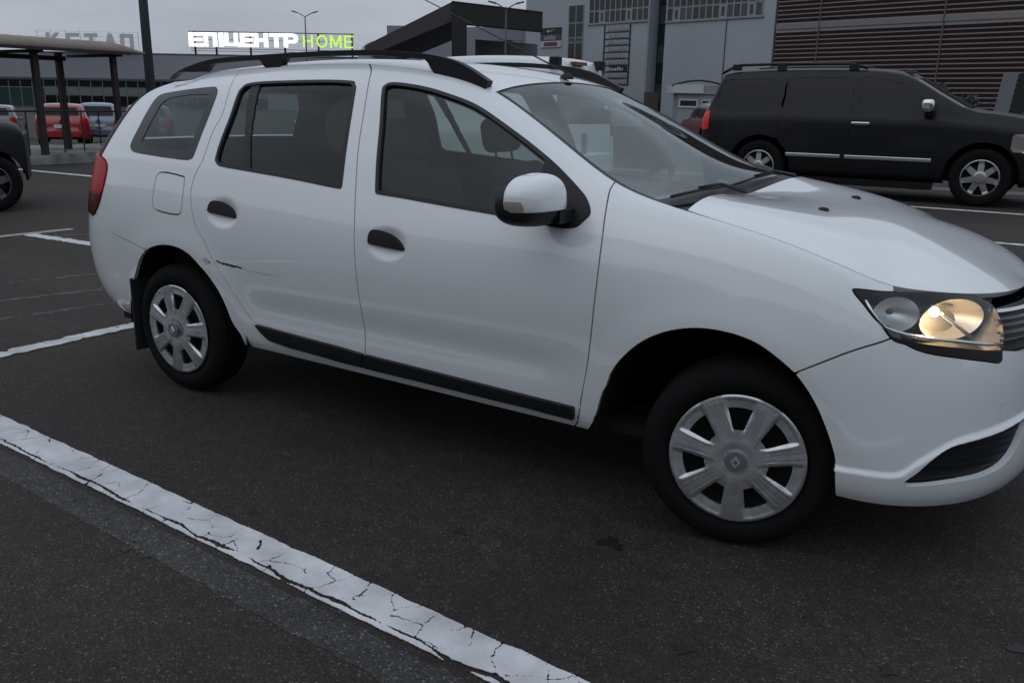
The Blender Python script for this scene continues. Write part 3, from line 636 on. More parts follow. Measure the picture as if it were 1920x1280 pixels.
# ---- hood, windscreen, roof: spanned between the side skins
def top_row(x0, x1, n):
    row = S0.P[:, -1]; i0 = int(np.argmin(np.abs(row[:, 0]-x0)+(row[:, 1] > -.3)*9)) if x0 is not None else 0
    return row
ROW = S0.P[:, -1]; TV = S0.P[:, -1]-S0.P[:, -4]; TV /= np.linalg.norm(TV, axis=1)[:, None]
def row_index(x):
    ok = np.nonzero(ROW[:, 1] < -.46)[0]; return ok[np.argmin(np.abs(ROW[ok, 0]-x))]
def span(i0, i1, centre, mag, n=60, steps=None, cm=.5):
    """half sheet from the side edge i0..i1 to the centre line curve centre(t)"""
    ii = np.linspace(i0, i1, steps or (i1-i0+1)); E = np.stack([np.interp(ii, np.arange(len(ROW)), ROW[:, k]) for k in range(3)], 1)
    T = np.stack([np.interp(ii, np.arange(len(ROW)), TV[:, k]) for k in range(3)], 1)
    t = np.linspace(0, 1, len(ii)); C = np.array([centre(a) for a in t]); s = np.linspace(0, 1, n)[None, :, None]
    D = np.linalg.norm(C-E, axis=1)[:, None]
    A = np.array([mag(a) if callable(mag) else (*mag, cm) for a in t]); a0, a1, a2 = A[:, 0:1], A[:, 1:2], A[:, 2:3]
    m0 = (T*a0+np.array([0, 1, 0])*a1)*D; m1 = np.stack([0*D[:, 0], D[:, 0]*a2[:, 0]*2, 0*D[:, 0]], 1)
    h = lambda a: a[:, None, :]
    return h(E)*(2*s**3-3*s*s+1)+h(m0)*(s**3-2*s*s+s)+h(C)*(-2*s**3+3*s*s)+h(m1)*(s**3-s*s)
def both(P): 
    Q = (P*[1, -1, 1])[:, ::-1]
    return np.concatenate([P[:, :-1], Q], 1)
iW, iH, iA = row_index(-.242), len(ROW)-1, row_index(-1.066)
hp = smooth_loop([(-.285, 1.022), (-.15, 1.022), (.0, 1.014), (.2, .988), (.38, .94), (.53, .885), (.63, .835), (.685, .80)], 12, False)
def hood_c(t):
    k = t**.9*(len(hp)-1); return (float(np.interp(k, np.arange(len(hp)), hp[:, 0])), 0, float(np.interp(k, np.arange(len(hp)), hp[:, 1])))
HP = both(span(iW, iH, hood_c, (.55, .35), 60, 260, .42)); HN = grid_normals(HP)
if HN[60, 40, 2] < 0: HN = -HN
eh = np.linspace(0, 1, HP.shape[0])[:, None]*np.ones((1, HP.shape[1]))
edge = np.minimum(np.arange(HP.shape[1]), np.arange(HP.shape[1])[::-1])[None, :]*np.ones((HP.shape[0], 1))
hood = sheet('hood', HP, HN, np.maximum(.22-edge, (.004-eh)*9), PAINT, CAR, flange=.02)
for sy in (-1, 1):
    j = np.unravel_index(np.argmin((HP[..., 0]-.06)**2+(HP[..., 1]-sy*.245)**2), HP.shape[:2]); p = HP[j]
    m = MB(); m.lathe([(.016, 0), (.015, .006), (.010, .011), (.001, .012)], 16, lambda a, b_, h: (p[0]+a*1.2, p[1]+b_*.8, p[2]+h-.001)); m.build('washer_nozzle', PLASTIC, hood, True)
# windscreen: edge along the front pillars, centre bowed forward
def screen_c(t): return (-1.05+.715*t, 0, 1.424-.418*t+.035*math.sin(math.pi*t))
iB = row_index(-.30)
def screen_mag(t):
    k = min(1, t/.25); k = k*k*(3-2*k); return (.35*(1-k), .55+.60*k, .45+.05*k)
WP = both(span(iA, iB, screen_c, screen_mag, 60, 150, .5)); WN = grid_normals(WP)
if WN[60, 40, 2] < 0: WN = -WN
es = np.linspace(0, 1, WP.shape[0])[:, None]*np.ones((1, WP.shape[1])); ed = np.minimum(np.arange(WP.shape[1]), np.arange(WP.shape[1])[::-1])[None, :]*np.ones((WP.shape[0], 1))
F_frit = np.maximum.reduce([(2.8-ed)*.01, (.008-es), (es-.93)])
screen = sheet('windscreen', WP, WN, F_frit, SCREEN, CAR, off=-.003)
sheet('windscreen_edge', WP, WN, -F_frit, RUBBER, screen, off=-.002)
# roof
iR = 0
rp = smooth_loop([(-3.14, 1.405), (-3.0, 1.435), (-2.7, 1.475), (-2.3, 1.502), (-1.9, 1.512), (-1.55, 1.503), (-1.3, 1.478), (-1.15, 1.450), (-1.053, 1.424)], 12, False)
ROFF = row_index(-2.9)
def roof_c(t):
    k = t*(len(rp)-1); return (float(np.interp(k, np.arange(len(rp)), rp[:, 0])), 0, float(np.interp(k, np.arange(len(rp)), rp[:, 1])))
i_tail = int(np.argmin(np.abs(ROW[:120, 1]+.02)))
RP = both(span(i_tail, iA, roof_c, (.35, .55), 50, 220, .45)); RN = grid_normals(RP)
if RN[110, 40, 2] < 0: RN = -RN
roof = sheet('roof', RP, RN, -np.ones(RP.shape[:2]), PAINT, CAR)
# underside and floor
MB().box((-3.25, -.70, .24), (.45, .70, .28)).build('underbody', LINER, CAR)
MB().box((-.60, -.50, .285), (.45, .50, .70)).build('engine_bay', LINER, CAR)
# ---- roof rails: side profile with three feet, swept to width
def zroof(x): return float(np.interp(x, ROW[150:450, 0], ROW[150:450, 2]))
tp = smooth_loop([(-2.945, 1.413), (-2.885, 1.446), (-2.784, 1.476), (-2.651, 1.501), (-2.523, 1.511), (-2.349, 1.518), (-2.088, 1.526), (-1.844, 1.531), (-1.617, 1.528), (-1.405, 1.513), (-1.291, 1.495), (-1.205, 1.468), (-1.092, 1.413)], 5, False)
under = []
def bar_under(x): return float(np.interp(x, tp[:, 0], tp[:, 1]))-.021
for x in np.linspace(-1.105, -2.93, 120):
    zf = zroof(x)-.006; zb = bar_under(x); foot = (x > -1.372) or (-2.30 < x < -2.17) or (x < -2.66)
    under.append((x, min(zf, float(np.interp(x, tp[:, 0], tp[:, 1]))-.004) if foot else max(zb, zf+.004)))
def smooth_under(u):
    a = np.array(u); k = np.array([1, 2, 1])/4; z = np.concatenate([[a[0, 1]], np.convolve(a[:, 1], k, 'valid'), [a[-1, 1]]]); return list(zip(a[:, 0], z))
prof = [tuple(p) for p in tp]+smooth_under(under)
def rail(sy):
    m = MB(); n = len(prof); rings = []
    for d, s in ((-.019, .0), (-.019, 1), (.019, 1), (.019, .0)): pass
    V = []; 
    for d in (-.017, .017):
        for (x, z) in prof: V.append((x, sy*(float(np.interp(x, ROW[150:450, 0], -ROW[150:450, 1]))-.006)+d, z))
    m.add(V, [tuple(range(n-1, -1, -1)), tuple(range(n, 2*n))]+[(i, (i+1) % n, n+(i+1) % n, n+i) for i in range(n)])
    return bevel(m.build('roof_rail', PLASTIC, CAR, True, 40), .006, 3)
rail(-1); rail(1)
# ---- aerial
MB().lathe([(.022, 0), (.020, .012), (.012, .022), (.001, .025)], 16, lambda a, b_, h: (-1.085+a*1.5, b_*.8, 1.436+h)).build('aerial_foot', PLASTIC, CAR, True)
MB().tube([(-1.085, 0, 1.45), (-1.10, 0, 1.468), (-1.84, 0, 1.782)], [.007, .0035, .0022], 8).build('aerial', PLASTIC, CAR, True)
# ---- door mirror
def mirror(sy):
    t = thing('door_mirror', None, None); t.parent = CAR
    def pt(a, b_, k=1.0):
        # superellipsoid shell: a around, b up
        ca, sa, cb, sb = math.cos(a), math.sin(a), math.cos(b_), math.sin(b_); g = lambda w, e: math.copysign(abs(w)**e, w)
        x, y, z = g(cb, .75)*g(ca, .8), g(cb, .75)*g(sa, .7), g(sb, .8)
        X = -.665+x*(.060 if x < 0 else .078)*k-.02*y; Y = .955+y*.115*k; Z = 1.045+z*(.078 if z > 0 else .062)*k-.018*y*max(0, z)+.006*y
        return (X, Y, Z)
    n, m_ = 40, 24; P = np.array([[pt(2*math.pi*i/n, -math.pi/2+math.pi*j/m_) for j in range(m_+1)] for i in range(n+1)])*[1, sy, 1]
    N = grid_normals(P); C = np.array([-.665, .955*sy, 1.045]); N *= np.sign(((P-C)*N).sum(-1, keepdims=True)+1e-9)
    zz = P[..., 2]; xx = P[..., 0]
    cut = zz-(1.002+.0*xx)
    sheet('housing', (P-C)*[1.0, 1.03, 1.06]+C+[-.014, 0, -.016], N, -np.ones(zz.shape), PLASTIC, t)
    sheet('cap', P, N, np.maximum(-(zz-1.020), -(xx+.690)), PAINT, t, off=.004, flange=.006)
    ind = np.maximum.reduce([np.abs(zz-1.036)-.015, -(xx+.688), xx+.632, -(np.abs(P[..., 1])-.965), np.abs(P[..., 1])-1.08])
    sheet('indicator', P, N, ind, mat('indicator_lens', (.40, .35, .30), .15, coat=1), t, off=.0065, flange=.006)
    MB().box((-.70, .80 if sy > 0 else -.90, .972), (-.59, .90 if sy > 0 else -.80, 1.012)).build('stalk', PLASTIC, t)
    return t
mirror(-1); fm_ = mirror(1); fm_.location = (-.03, -.03, -.04)
# ---- cowl, wipers
cp = [(-.46, 1.000), (-.245, 1.008)]
m = MB(); n = 40; V = []; F = []
for i in range(n+1):
    y = -.735+1.47*i/n; k = 1-(y/.735)**2; V += [(-.40-.03*k, y*.985, 1.035-.035*k), (-.215-.045*k, y, 1.022-.012*k), (-.215-.045*k, y, .96)]
for i in range(n): F += [(3*i, 3*i+1, 3*i+4, 3*i+3), (3*i+1, 3*i+2, 3*i+5, 3*i+4)]
obj('cowl', V, F, PLASTIC, CAR, True)
def scr(t, y):
    """point on the windscreen at height fraction t, lateral y"""
    i = int(round(t*(WP.shape[0]-1))); j = int(np.argmin(np.abs(WP[i, :, 1]-y))); return Vector(WP[i, j])+Vector(WN[i, j])*.016
for (ya, yb, ta, tb, yp) in ((-.66, -.06, .972, .945, -.02), (.0, .60, .955, .93, .56)):
    w = thing('wiper', None, None); w.parent = CAR
    a, b2 = scr(ta, ya), scr(tb, yb); md = a.lerp(b2, .5)
    MB().tube([a, a.lerp(b2, .5)+Vector((.0, 0, .004)), b2], .0055, 8).build('blade', RUBBER, w, True)
    e = scr(.97, yp); MB().tube([md+Vector((0, 0, .012)), md.lerp(e, .5)+Vector((.02, 0, .025)), e+Vector((.06, 0, .0))], [.005, .006, .009], 8).build('arm', PLASTIC, w, True)
# ---- mud flaps
m = MB(); m.add([(-2.955, -.845, .50), (-2.93, -.70, .50), (-2.925, -.70, .155), (-2.95, -.85, .15), (-2.945, -.845, .50), (-2.92, -.70, .50), (-2.913, -.70, .155), (-2.938, -.85, .15)], [(0, 1, 2, 3), (7, 6, 5, 4), (0, 4, 5, 1), (1, 5, 6, 2), (2, 6, 7, 3), (3, 7, 4, 0)])
near_parts.append(m.build('mud_flap', RUBBER, CAR))
# ---- wheels
SILVER = mat('hubcap_silver', (.62, .63, .65), .27, .78, noise=(28, .20, 8))
SILVER2 = mat('hubcap_grey', (.23, .235, .25), .4, .6)
def wheel(name, loc, rz, parent, R=.310, Wd=.185, rr=.2065, spin=0.0):
    t = thing(name, None, None, loc, rz); t.parent = parent
    # tyre, axis along y (outer face at -y)
    h = Wd/2; pr = [(rr-.012, -h+.03), (rr+.004, -h+.012), (rr+.018, -h+.004), (R-.055, -h-.002), (R-.03, -h+.004), (R-.012, -h+.016), (R-.003, -h+.032)]
    for g in (-.045, -.015, .015, .045):
        pr += [(R, g-.008), (R-.007, g-.005), (R-.007, g+.005), (R, g+.008)]
    pr += [(R-.003, h-.032), (R-.012, h-.016), (R-.03, h-.004), (rr+.01, h-.004), (rr-.02, h-.03)]
    MB().lathe(pr, 72, lambda a, b_, hh: (a, hh, b_)).build('tyre', TYRE, t, True, 40)
    # rim behind the cover
    MB().lathe([(.01, -h+.055), (rr-.03, -h+.06), (rr-.008, -h+.025), (rr-.012, h-.03)], 48, lambda a, b_, hh: (a, hh, b_)).build('rim', LINER, t, True)
    # cover: polar relief with seven spokes and openings between them
    nr, na = 60, 336; rad = np.linspace(.004, rr, nr)[:, None]*np.ones((1, na+1)); ang = np.linspace(0, 2*np.pi, na+1)[None, :]*np.ones((nr, 1))
    ph = np.mod((ang-spin)/(2*np.pi/7)+.5, 1)-.5; da = ph*(2*np.pi/7); lat = rad*np.sin(da)             # metres from the spoke axis
    s = rad/rr
    base = np.interp(s, [0, .16, .17, .30, .45, .78, .92, .965, 1.0], [.030, .030, .026, .030, .024, .004, .010, .016, .010])
    halfw = np.interp(s, [.25, .5, .95], [.028, .025, .036]); sp = 1/(1+np.exp((np.abs(lat)-halfw)/.0016))
    top = np.interp(s, [.2, .45, .9, 1], [.030, .030, .020, .012]); groove = (.0028*np.exp(-((np.abs(lat)-halfw*.52)/.0022)**2)+.0015*np.exp(-(lat/.010)**4))*np.clip((s-.38)/.08, 0, 1)*np.clip((.97-s)/.05, 0, 1)
    hh = base+(np.maximum(top, base)-base)*sp*np.clip((s-.2)/.15, 0, 1)-groove
    Pw = np.stack([rad*np.sin(ang), -h-.004-hh*.62+.012, rad*np.cos(ang)], -1); Nw = grid_normals(Pw); Nw *= np.sign(-Nw[..., 1:2]+1e-9)
    hw = halfw+.004
    Fh = np.maximum.reduce([(np.abs(s-.635)-.165)*rr, hw-np.abs(lat)])                                          # inside the opening < 0
    sheet('hubcap', Pw, Nw, -Fh, SILVER, t, flange=.012)
    return t
def emblem(parent, c, ax, up_, wd, ht, th, mt, name='emblem'):
    """upright rhombus ring"""
    c = Vector(c); ax = Vector(ax).normalized(); up_ = Vector(up_).normalized(); rt = up_.cross(ax); m = MB(); V = []; F = []
    o_ = [(0, ht), (wd, 0), (0, -ht), (-wd, 0)]; i_ = [(0, ht*.45), (wd*.42, 0), (0, -ht*.45), (-wd*.42, 0)]
    for k, (a, b_) in enumerate(o_): V += [c+rt*a+up_*b_, c+rt*a*.9+up_*b_*.9+ax*th]
    for a, b_ in i_: V += [c+rt*a*1.1+up_*b_*1.1+ax*th, c+rt*a+up_*b_]
    for k in range(4):
        j = (k+1) % 4; F += [(2*k, 2*j, 2*j+1, 2*k+1), (2*k+1, 2*j+1, 8+2*j, 8+2*k), (8+2*k, 8+2*j, 8+2*j+1, 8+2*k+1)]
    return m.add(V, F).build(name, mt, parent)
ws = []
for (x, st, sp) in ((0, .2155, math.pi-.01), (-2.634, 0, math.pi+.12)):
    w = wheel('wheel', (x, -.745, .300), st, CAR, R=.2985, spin=sp); ws.append(w)
    MB().lathe([(.0335, -.116), (.0325, -.121), (.001, -.122)], 40, lambda a, b_, hh: (a, hh, b_)).build('centre_cap', SILVER2, w, True, 40)
    emblem(w, (0, -.1215, 0), (0, -1, 0), (0, 0, 1), .015, .021, .003, SILVER)
for w in ws:
    c = copy_tree(w, CAR); c.location.y *= -1; c.scale.y = -1
    if abs(w.location.x) < .1: c.rotation_euler.z = .2155
emblem(grille, (.772, 0, .768), (1, 0, .12), (-.12, 0, 1), .047, .062, .014, CHROME)
MB().add([(.760, -.075, .775), (.760, 0, .69), (.760, .075, .775), (.755, 0, .855)], [(0, 1, 2, 3)]).build('emblem_plinth', PLASTIC, grille)
# ---- cabin
def cushion(name, c, size, parent, rot=(0, 0, 0), mt=None, seg=4, w=.04):
    o = MB().box([-s/2 for s in size], [s/2 for s in size]).build(name, mt or SEAT, parent, True, 60, loc=c, rot=rot); bevel(o, w, seg, 30); return o
for sx, ys in ((-1.40, (-.37, .37)),):
    for y in ys:
        s = thing('seat', None, None, (sx, y, 0)); s.parent = CAR
        cushion('seat_cushion', (.18, 0, .50), (.52, .50, .16), s, (0, -.12, 0))
        cushion('backrest', (-.13, 0, .77), (.14, .50, .58), s, (0, -.28, 0))
        cushion('headrest', (-.250, 0, 1.185), (.10, .26, .165), s, (0, -.2, 0), w=.045)
        for d in (-.07, .07): MB().tube([(-.215, d, 1.02), (-.245, d, 1.15)], .006, 8).build('headrest_post', CHROME if False else DARK, s, True)
rs = thing('rear_seat', None, None, (-2.1, 0, 0)); rs.parent = CAR
cushion('seat_cushion', (.1, 0, .50), (.5, 1.25, .16), rs); cushion('backrest', (-.18, 0, .76), (.14, 1.25, .52), rs, (0, -.3, 0))
for y in (-.36, .36): cushion('headrest', (-.30, y, 1.08), (.09, .24, .13), rs, (0, -.25, 0))
ds = smooth_loop([(-.78, .93), (-.62, .985), (-.42, .985), (-.40, .7), (-.70, .62), (-.80, .75)], 4)
MB().prism([tuple(p) for p in ds], -.70, .70, lambda a, b_, h: (a, h, b_)).build('dashboard', TRIM, CAR, True, 50)
st = thing('steering_wheel', None, None, (-.86, .37, .93), 0); st.parent = CAR; st.rotation_euler = (0, math.radians(-62), 0)
MB().tube([(.18*math.cos(a), .18*math.sin(a), 0) for a in np.linspace(0, 2*math.pi, 33)], .015, 8, False).build('wheel_rim', DARK, st, True)
MB().box((-.03, -.17, -.015), (.03, .17, .01)).build('spoke', DARK, st); MB().tube([(0, 0, .03), (0, 0, -.05), (0, 0, -.2)], [.05, .06, .04], 16).build('wheel_hub', DARK, st, True)
MB().box((-.02, -.11, -.03), (.0, .11, .03)).build('rear_view_mirror', DARK, CAR, loc=(-.93, .0, 1.29))
MB().box((-2.95, -.62, .55), (-2.35, .62, .93)).build('boot_trim', TRIM, CAR)
# ---- the far side: mirrored copies of every near-side panel
for o in list(near_parts):
    c = copy_tree(o, CAR); c.scale.y = -c.scale.y
# ================================================================ other vehicles, from one lofted body builder
def poly2(X, Y, poly, smooth=3):
    """signed distance in a plane"""
    p = smooth_loop(poly, smooth) if smooth else np.array(poly, float); Q = np.stack([X.ravel(), Y.ravel()], 1)
    d = seg_dist(Q, p); d[inside(Q, p)] *= -1
    return d.reshape(X.shape)
def simple_wheel(parent, loc, R, Wd, rr, sy, spokes=0, rimmat=None, rz=0):
    t = thing('wheel', None, None, loc, rz); t.parent = parent; t.scale = (1, -sy, 1)
    h = Wd/2; pr = [(rr-.01, -h+.02), (rr+.01, -h), (R-.05, -h-.002), (R-.015, -h+.015), (R, -h+.04), (R, h-.04), (R-.02, h-.01), (rr, h)]
    MB().lathe(pr, 44, lambda a, b_, hh: (a, hh, b_)).build('tyre', TYRE, t, True, 45)
    rm = rimmat or SILVER2
    if spokes:
        nr, na = 34, spokes*36; rad = np.linspace(.004, rr, nr)[:, None]*np.ones((1, na+1)); ang = np.linspace(0, 2*np.pi, na+1)[None, :]*np.ones((nr, 1))
        ph = np.mod(ang/(2*np.pi/spokes)+.5, 1)-.5; lat = rad*np.sin(ph*2*np.pi/spokes); s = rad/rr
        hh = np.interp(s, [0, .28, .32, .8, .93, 1], [.05, .045, .03, .015, .03, .02])
        P = np.stack([rad*np.sin(ang), -h+.03-hh*.8, rad*np.cos(ang)], -1); N = grid_normals(P); N *= np.sign(-N[..., 1:2]+1e-9)
        F = np.maximum(np.abs(s-.62)-.30, (np.interp(s, [.3, .9], [.045, .036])-np.abs(lat))/rr)
        sheet('rim', P, N, -F, rm, t, flange=.03)
        MB().lathe([(.005, -h+.07), (rr-.01, -h+.08), (rr-.01, h)], 30, lambda a, b_, hh: (a, hh, b_)).build('brake', LINER, t, True)
    else:
        MB().lathe([(.003, -h+.005), (rr*.3, -h+.002), (rr*.36, -h+.02), (rr*.82, -h+.028), (rr*.9, -h+.006), (rr+.004, -h+.008)], 30, lambda a, b_, hh: (a, hh, b_)).build('rim', rm, t, True, 40)
    return t
def lofted_car(name, label, cat, loc, rotz, prof, belt, Wd, sill, wheels, R, paint, windows, tum=.42, rear=None, front=None, group=None, spokes=0, rr=None, rimmat=None, glassmat=None, arch=None, seams=(), side_only=None, plan=.30, rowz=(.45, .7), tw=.22, screen=None):
    """prof: top line (x, z) tail to nose, x measured from the front axle; windows: {name: [(x, z)...]} cut on both sides"""
    t = thing(name, label, cat, loc, rotz, group); pf = smooth_loop(prof, 8, False); x0, x1 = pf[0, 0], pf[-1, 0]; n = 110
    k = np.linspace(0, 1, n); k = .5-.5*np.cos(np.pi*k)*(.55+.45*np.abs(np.cos(np.pi*k))); k = (k-k[0])/(k[-1]-k[0]); xs = x0+(x1-x0)*k
    zt = np.interp(xs, pf[:, 0], pf[:, 1]); xc, hl = (x0+x1)/2, (x1-x0)/2
    e = np.clip((np.abs(xs-xc)-(hl-.55))/.55, 0, 1); w = Wd/2*(1-plan*e**2.6)
    bl = np.interp(xs, [b_[0] for b_ in belt], [b_[1] for b_ in belt]); zb = np.minimum(bl, zt-.05); up_ = np.clip((zt-bl)/.25, 0, 1)
    yr = w*.95-tum*np.maximum(zt-bl-.02, 0); yr = yr*up_+(w*.80)*(1-up_)
    lift = .10*e**3; C = []
    for i in range(n):
        z0 = sill+lift[i]; W_ = w[i]; b_, T = zb[i], zt[i]; mid = min(rowz[1], b_-.08)
        C.append([(W_*.90, z0), (W_*.965, z0+.05), (W_*.995, min(rowz[0], z0+(b_-z0)*.45)), (W_, mid), (W_*.99, b_-.05), (W_*.955, b_),
                  (W_*.955+(yr[i]-W_*.955)*.33, b_+(T-b_)*.36), (W_*.955+(yr[i]-W_*.955)*.80, b_+(T-b_)*.80), (yr[i]-.02, T-.035*(1 if T-b_ > .2 else .4)), (yr[i]-.12, T-.008), (yr[i]*.4, T+.012*up_[i]), (0, T+.014*up_[i])])
    C = np.array(C); B = bspl(C, 64, 1); P = np.concatenate([np.broadcast_to(xs[:, None, None], (n, 64, 1)), -B[..., :1], B[..., 1:]], -1)
    # close both ends towards the centre plane, slightly domed
    def cap(col, dx): return [np.stack([col[:, 0]+dx*f, col[:, 1]*(1-f), col[:, 2]], 1) for f in (.15, .4, .7, 1.0)]
    P = np.concatenate([np.array(cap(P[0], -tw*.25))[::-1], P, np.array(cap(P[-1], tw*.35))]); P = both(P)
    N = grid_normals(P); 
    cidx = (P.shape[0]//2, 20)
    if N[cidx][1]*P[cidx][1] < 0: N = -N
    X, Y, Z = P[..., 0], P[..., 1], P[..., 2]; ra = arch or R+.06
    arch_f = np.maximum.reduce([np.where(np.abs(Y) > Wd*.32, ra-np.hypot(X-xw, Z-R), -9) for xw in wheels])
    glass_f = {}
    for wname, poly in windows.items():
        f2 = poly2(X, Z, poly, 4); glass_f[wname] = np.where(np.abs(Y) > Wd*.2, f2, 9)
    allg = np.minimum.reduce(list(glass_f.values())) if glass_f else np.full(X.shape, 9.)
    extra = {}
    for end, specs in (('rear', rear or {}), ('front', front or {})):
        for pn, (poly, m_, xl, off) in specs.items():
            lim = X-xl if end == 'rear' else xl-X
            for s, sg in ((1, ''), (-1, '')):
                f2 = np.maximum(np.where(np.abs(N[..., 0]) > -1, poly2(Y*s, Z, poly, 0), 9), lim)
                extra.setdefault(pn, []).append((f2, m_, off))
                if all(abs(p[0]+q[0]) < 1e-6 for p, q in zip(poly, poly)) or min(p[0] for p in poly) < 0: break
    scr_f = np.full(X.shape, 9.)
    if screen:
        xa, xb = screen; tt = np.clip((X-xa)/(xb-xa), 0, 1); yw = np.interp(X, xs, yr); bz = np.interp(X, xs, bl)
        scr_f = np.maximum.reduce([xa-X, X-xb, np.abs(Y)-(yw-.03)])
    body_f = np.maximum.reduce([arch_f, -(allg+.004), -(scr_f+.004)])
    for lst in extra.values():
        for f2, m_, off in lst: body_f = np.maximum(body_f, -(f2+.003))
    for sx in seams: body_f = np.maximum(body_f, np.where((np.abs(Y) > Wd*.3) & (Z > sill+.07) & (Z < sx[2]), .004-np.abs(X-sx[0]-sx[1]*(Z-.8)), -9))
    body = sheet('body', P, N, body_f, paint, t, flange=.02)
    gm = glassmat or GLOSSBLACK
    for wname, f2 in glass_f.items():
        for s in (1, -1): sheet('window', P, N, np.maximum(f2, Y*s), gm, t, off=-.006)
    if screen: sheet('windscreen', P, N, scr_f, gm, t, off=-.004)
    for pn, lst in extra.items():
        for f2, m_, off in lst: sheet(pn, P, N, f2, m_, t, off=off, flange=.01)
    sh = .93; V = P.copy(); V[..., 1] *= .93; V[..., 2] = np.minimum(V[..., 2], np.interp(X, [b_[0] for b_ in belt], [b_[1] for b_ in belt])-.05); 
    MB().box((x0+.25, -Wd*.30, sill+.02), (x1-.25, Wd*.30, min(b_[1] for b_ in belt)-.12)).build('underbody', LINER, t)
    sheet('inner_panel', V, N, np.maximum(arch_f-.01, X-(x1-.1)), LINER, t)
    for xw in wheels:
        for s in (-1, 1): simple_wheel(t, (xw, s*(Wd/2-.11-.02), R), R, .23 if R > .36 else .19, rr or R*.64, s, spokes, rimmat)
    return t
# ---- black off-road car across the lane
BLACKPAINT = mat('black_car_paint', (.007, .0075, .009), .40, spec=.25, coat=.12, coat_rough=.06, noise=(3, .15))
DARKGLASS = mat('tinted_glass', (.005, .006, .008), .10, spec=.3)
sprof = [(-4.27, .98), (-4.24, 1.22), (-4.12, 1.50), (-4.02, 1.80), (-3.92, 1.885), (-3.5, 1.925), (-3.0, 1.94), (-2.0, 1.94), (-1.4, 1.905), (-1.05, 1.80), (-.62, 1.56), (-.22, 1.36), (.05, 1.325), (.45, 1.265), (.75, 1.18), (.90, 1.05), (.95, .85)]
swin = {'q': [(-3.93, 1.74), (-3.55, 1.765), (-3.17, 1.765), (-3.13, 1.66), (-3.14, 1.34), (-3.6, 1.33), (-4.06, 1.33), (-4.03, 1.5)],
        'r': [(-2.87, 1.77), (-2.45, 1.79), (-1.98, 1.79), (-1.92, 1.70), (-1.90, 1.29), (-2.4, 1.295), (-2.87, 1.305), (-2.90, 1.5)],
        'f': [(-1.80, 1.79), (-1.55, 1.785), (-1.20, 1.70), (-.85, 1.46), (-.72, 1.34), (-.83, 1.28), (-1.3, 1.28), (-1.74, 1.28), (-1.77, 1.5)]}
LAMPCLEAR = mat('lamp_clear', (.22, .21, .20), .1, coat=1)
suv = lofted_car('off_road_car', 'large black off-road car with chrome side strips across the lane', 'car', (-.40, 11.95, 0), 0, sprof,
    [(-4.3, 1.20), (-3, 1.24), (-.6, 1.22), (.3, 1.14), (.95, .98)], 2.0, .30, (-3.22, 0), .41, BLACKPAINT, swin, tum=.30, spokes=7, rr=.262, rimmat=mat('alloy', (.42, .42, .43), .35, .8), glassmat=DARKGLASS, arch=.50,
    rear={'tail_lamp': ([(.70, .96), (1.2, .96), (1.2, 1.26), (.70, 1.26)], mat('lit_tail_lamp', (.5, .02, .01), .2, emit=(1, .02, .008), estr=.08), -4.12, .012)},
    front={'headlamp': ([(.45, .80), (1.2, .78), (1.2, 1.03), (.55, 1.03)], LAMPCLEAR, .33, .008)}, seams=((-1.86, -.03, 1.95), (-.66, .0, 1.2), (-2.95, -.02, 1.95)), plan=.16, screen=(-1.03, -.25))
sm = CHROME
for a, b_ in ((-2.79, -1.95), (-1.89, -.66)):
    bevel(MB().box((a, -1.018, .595), (b_, -.985, .652)).build('side_strip', mat('satin_chrome', (.55, .55, .56), .28, .9), suv), .012, 2)
bevel(MB().box((-1.84, -1.035, 1.098), (-1.57, -.985, 1.145)).build('door_handle', CHROME, suv), .015, 3)
m = thing('door_mirror', None, None, (-.80, -1.09, 1.395)); m.parent = suv
bevel(MB().box((-.07, -.12, -.09), (.10, .12, .09)).build('cap', CHROME, m, True, 50), .05, 4); MB().box((-.03, .05, -.14), (.08, .20, -.05)).build('stalk', BLACKPAINT, m)
for s in (-1, 1):
    rl = [(-4.02, s*.70, 1.86), (-3.86, s*.70, 1.945), (-3.72, s*.70, 1.985), (-3.0, s*.70, 2.0), (-2.0, s*.70, 1.995), (-1.75, s*.70, 1.93)]
    MB().tube(rl, .022, 8).build('roof_rail', PLASTIC, suv, True)
    for x in (-3.78, -3.05, -1.95): MB().box((x-.07, s*.70-.024, 1.90), (x+.07, s*.70+.024, 1.995)).build('rail_foot', PLASTIC, suv)
MB().lathe([(.10, 0), (.09, .035), (.04, .05), (.001, .052)], 18, lambda a, b_, h: (-1.18+a, -.45+b_*.5, 1.86+h)).build('roof_aerial', PLASTIC, suv, True)
MB().tube([(-.26, -.5, 1.40), (-.30, .2, 1.43)], .012, 6).build('wiper', PLASTIC, suv, True)
MB().box((-2.9, -.98, .20), (-.62, -.80, .30)).build('side_step', BLACKPAINT, suv)
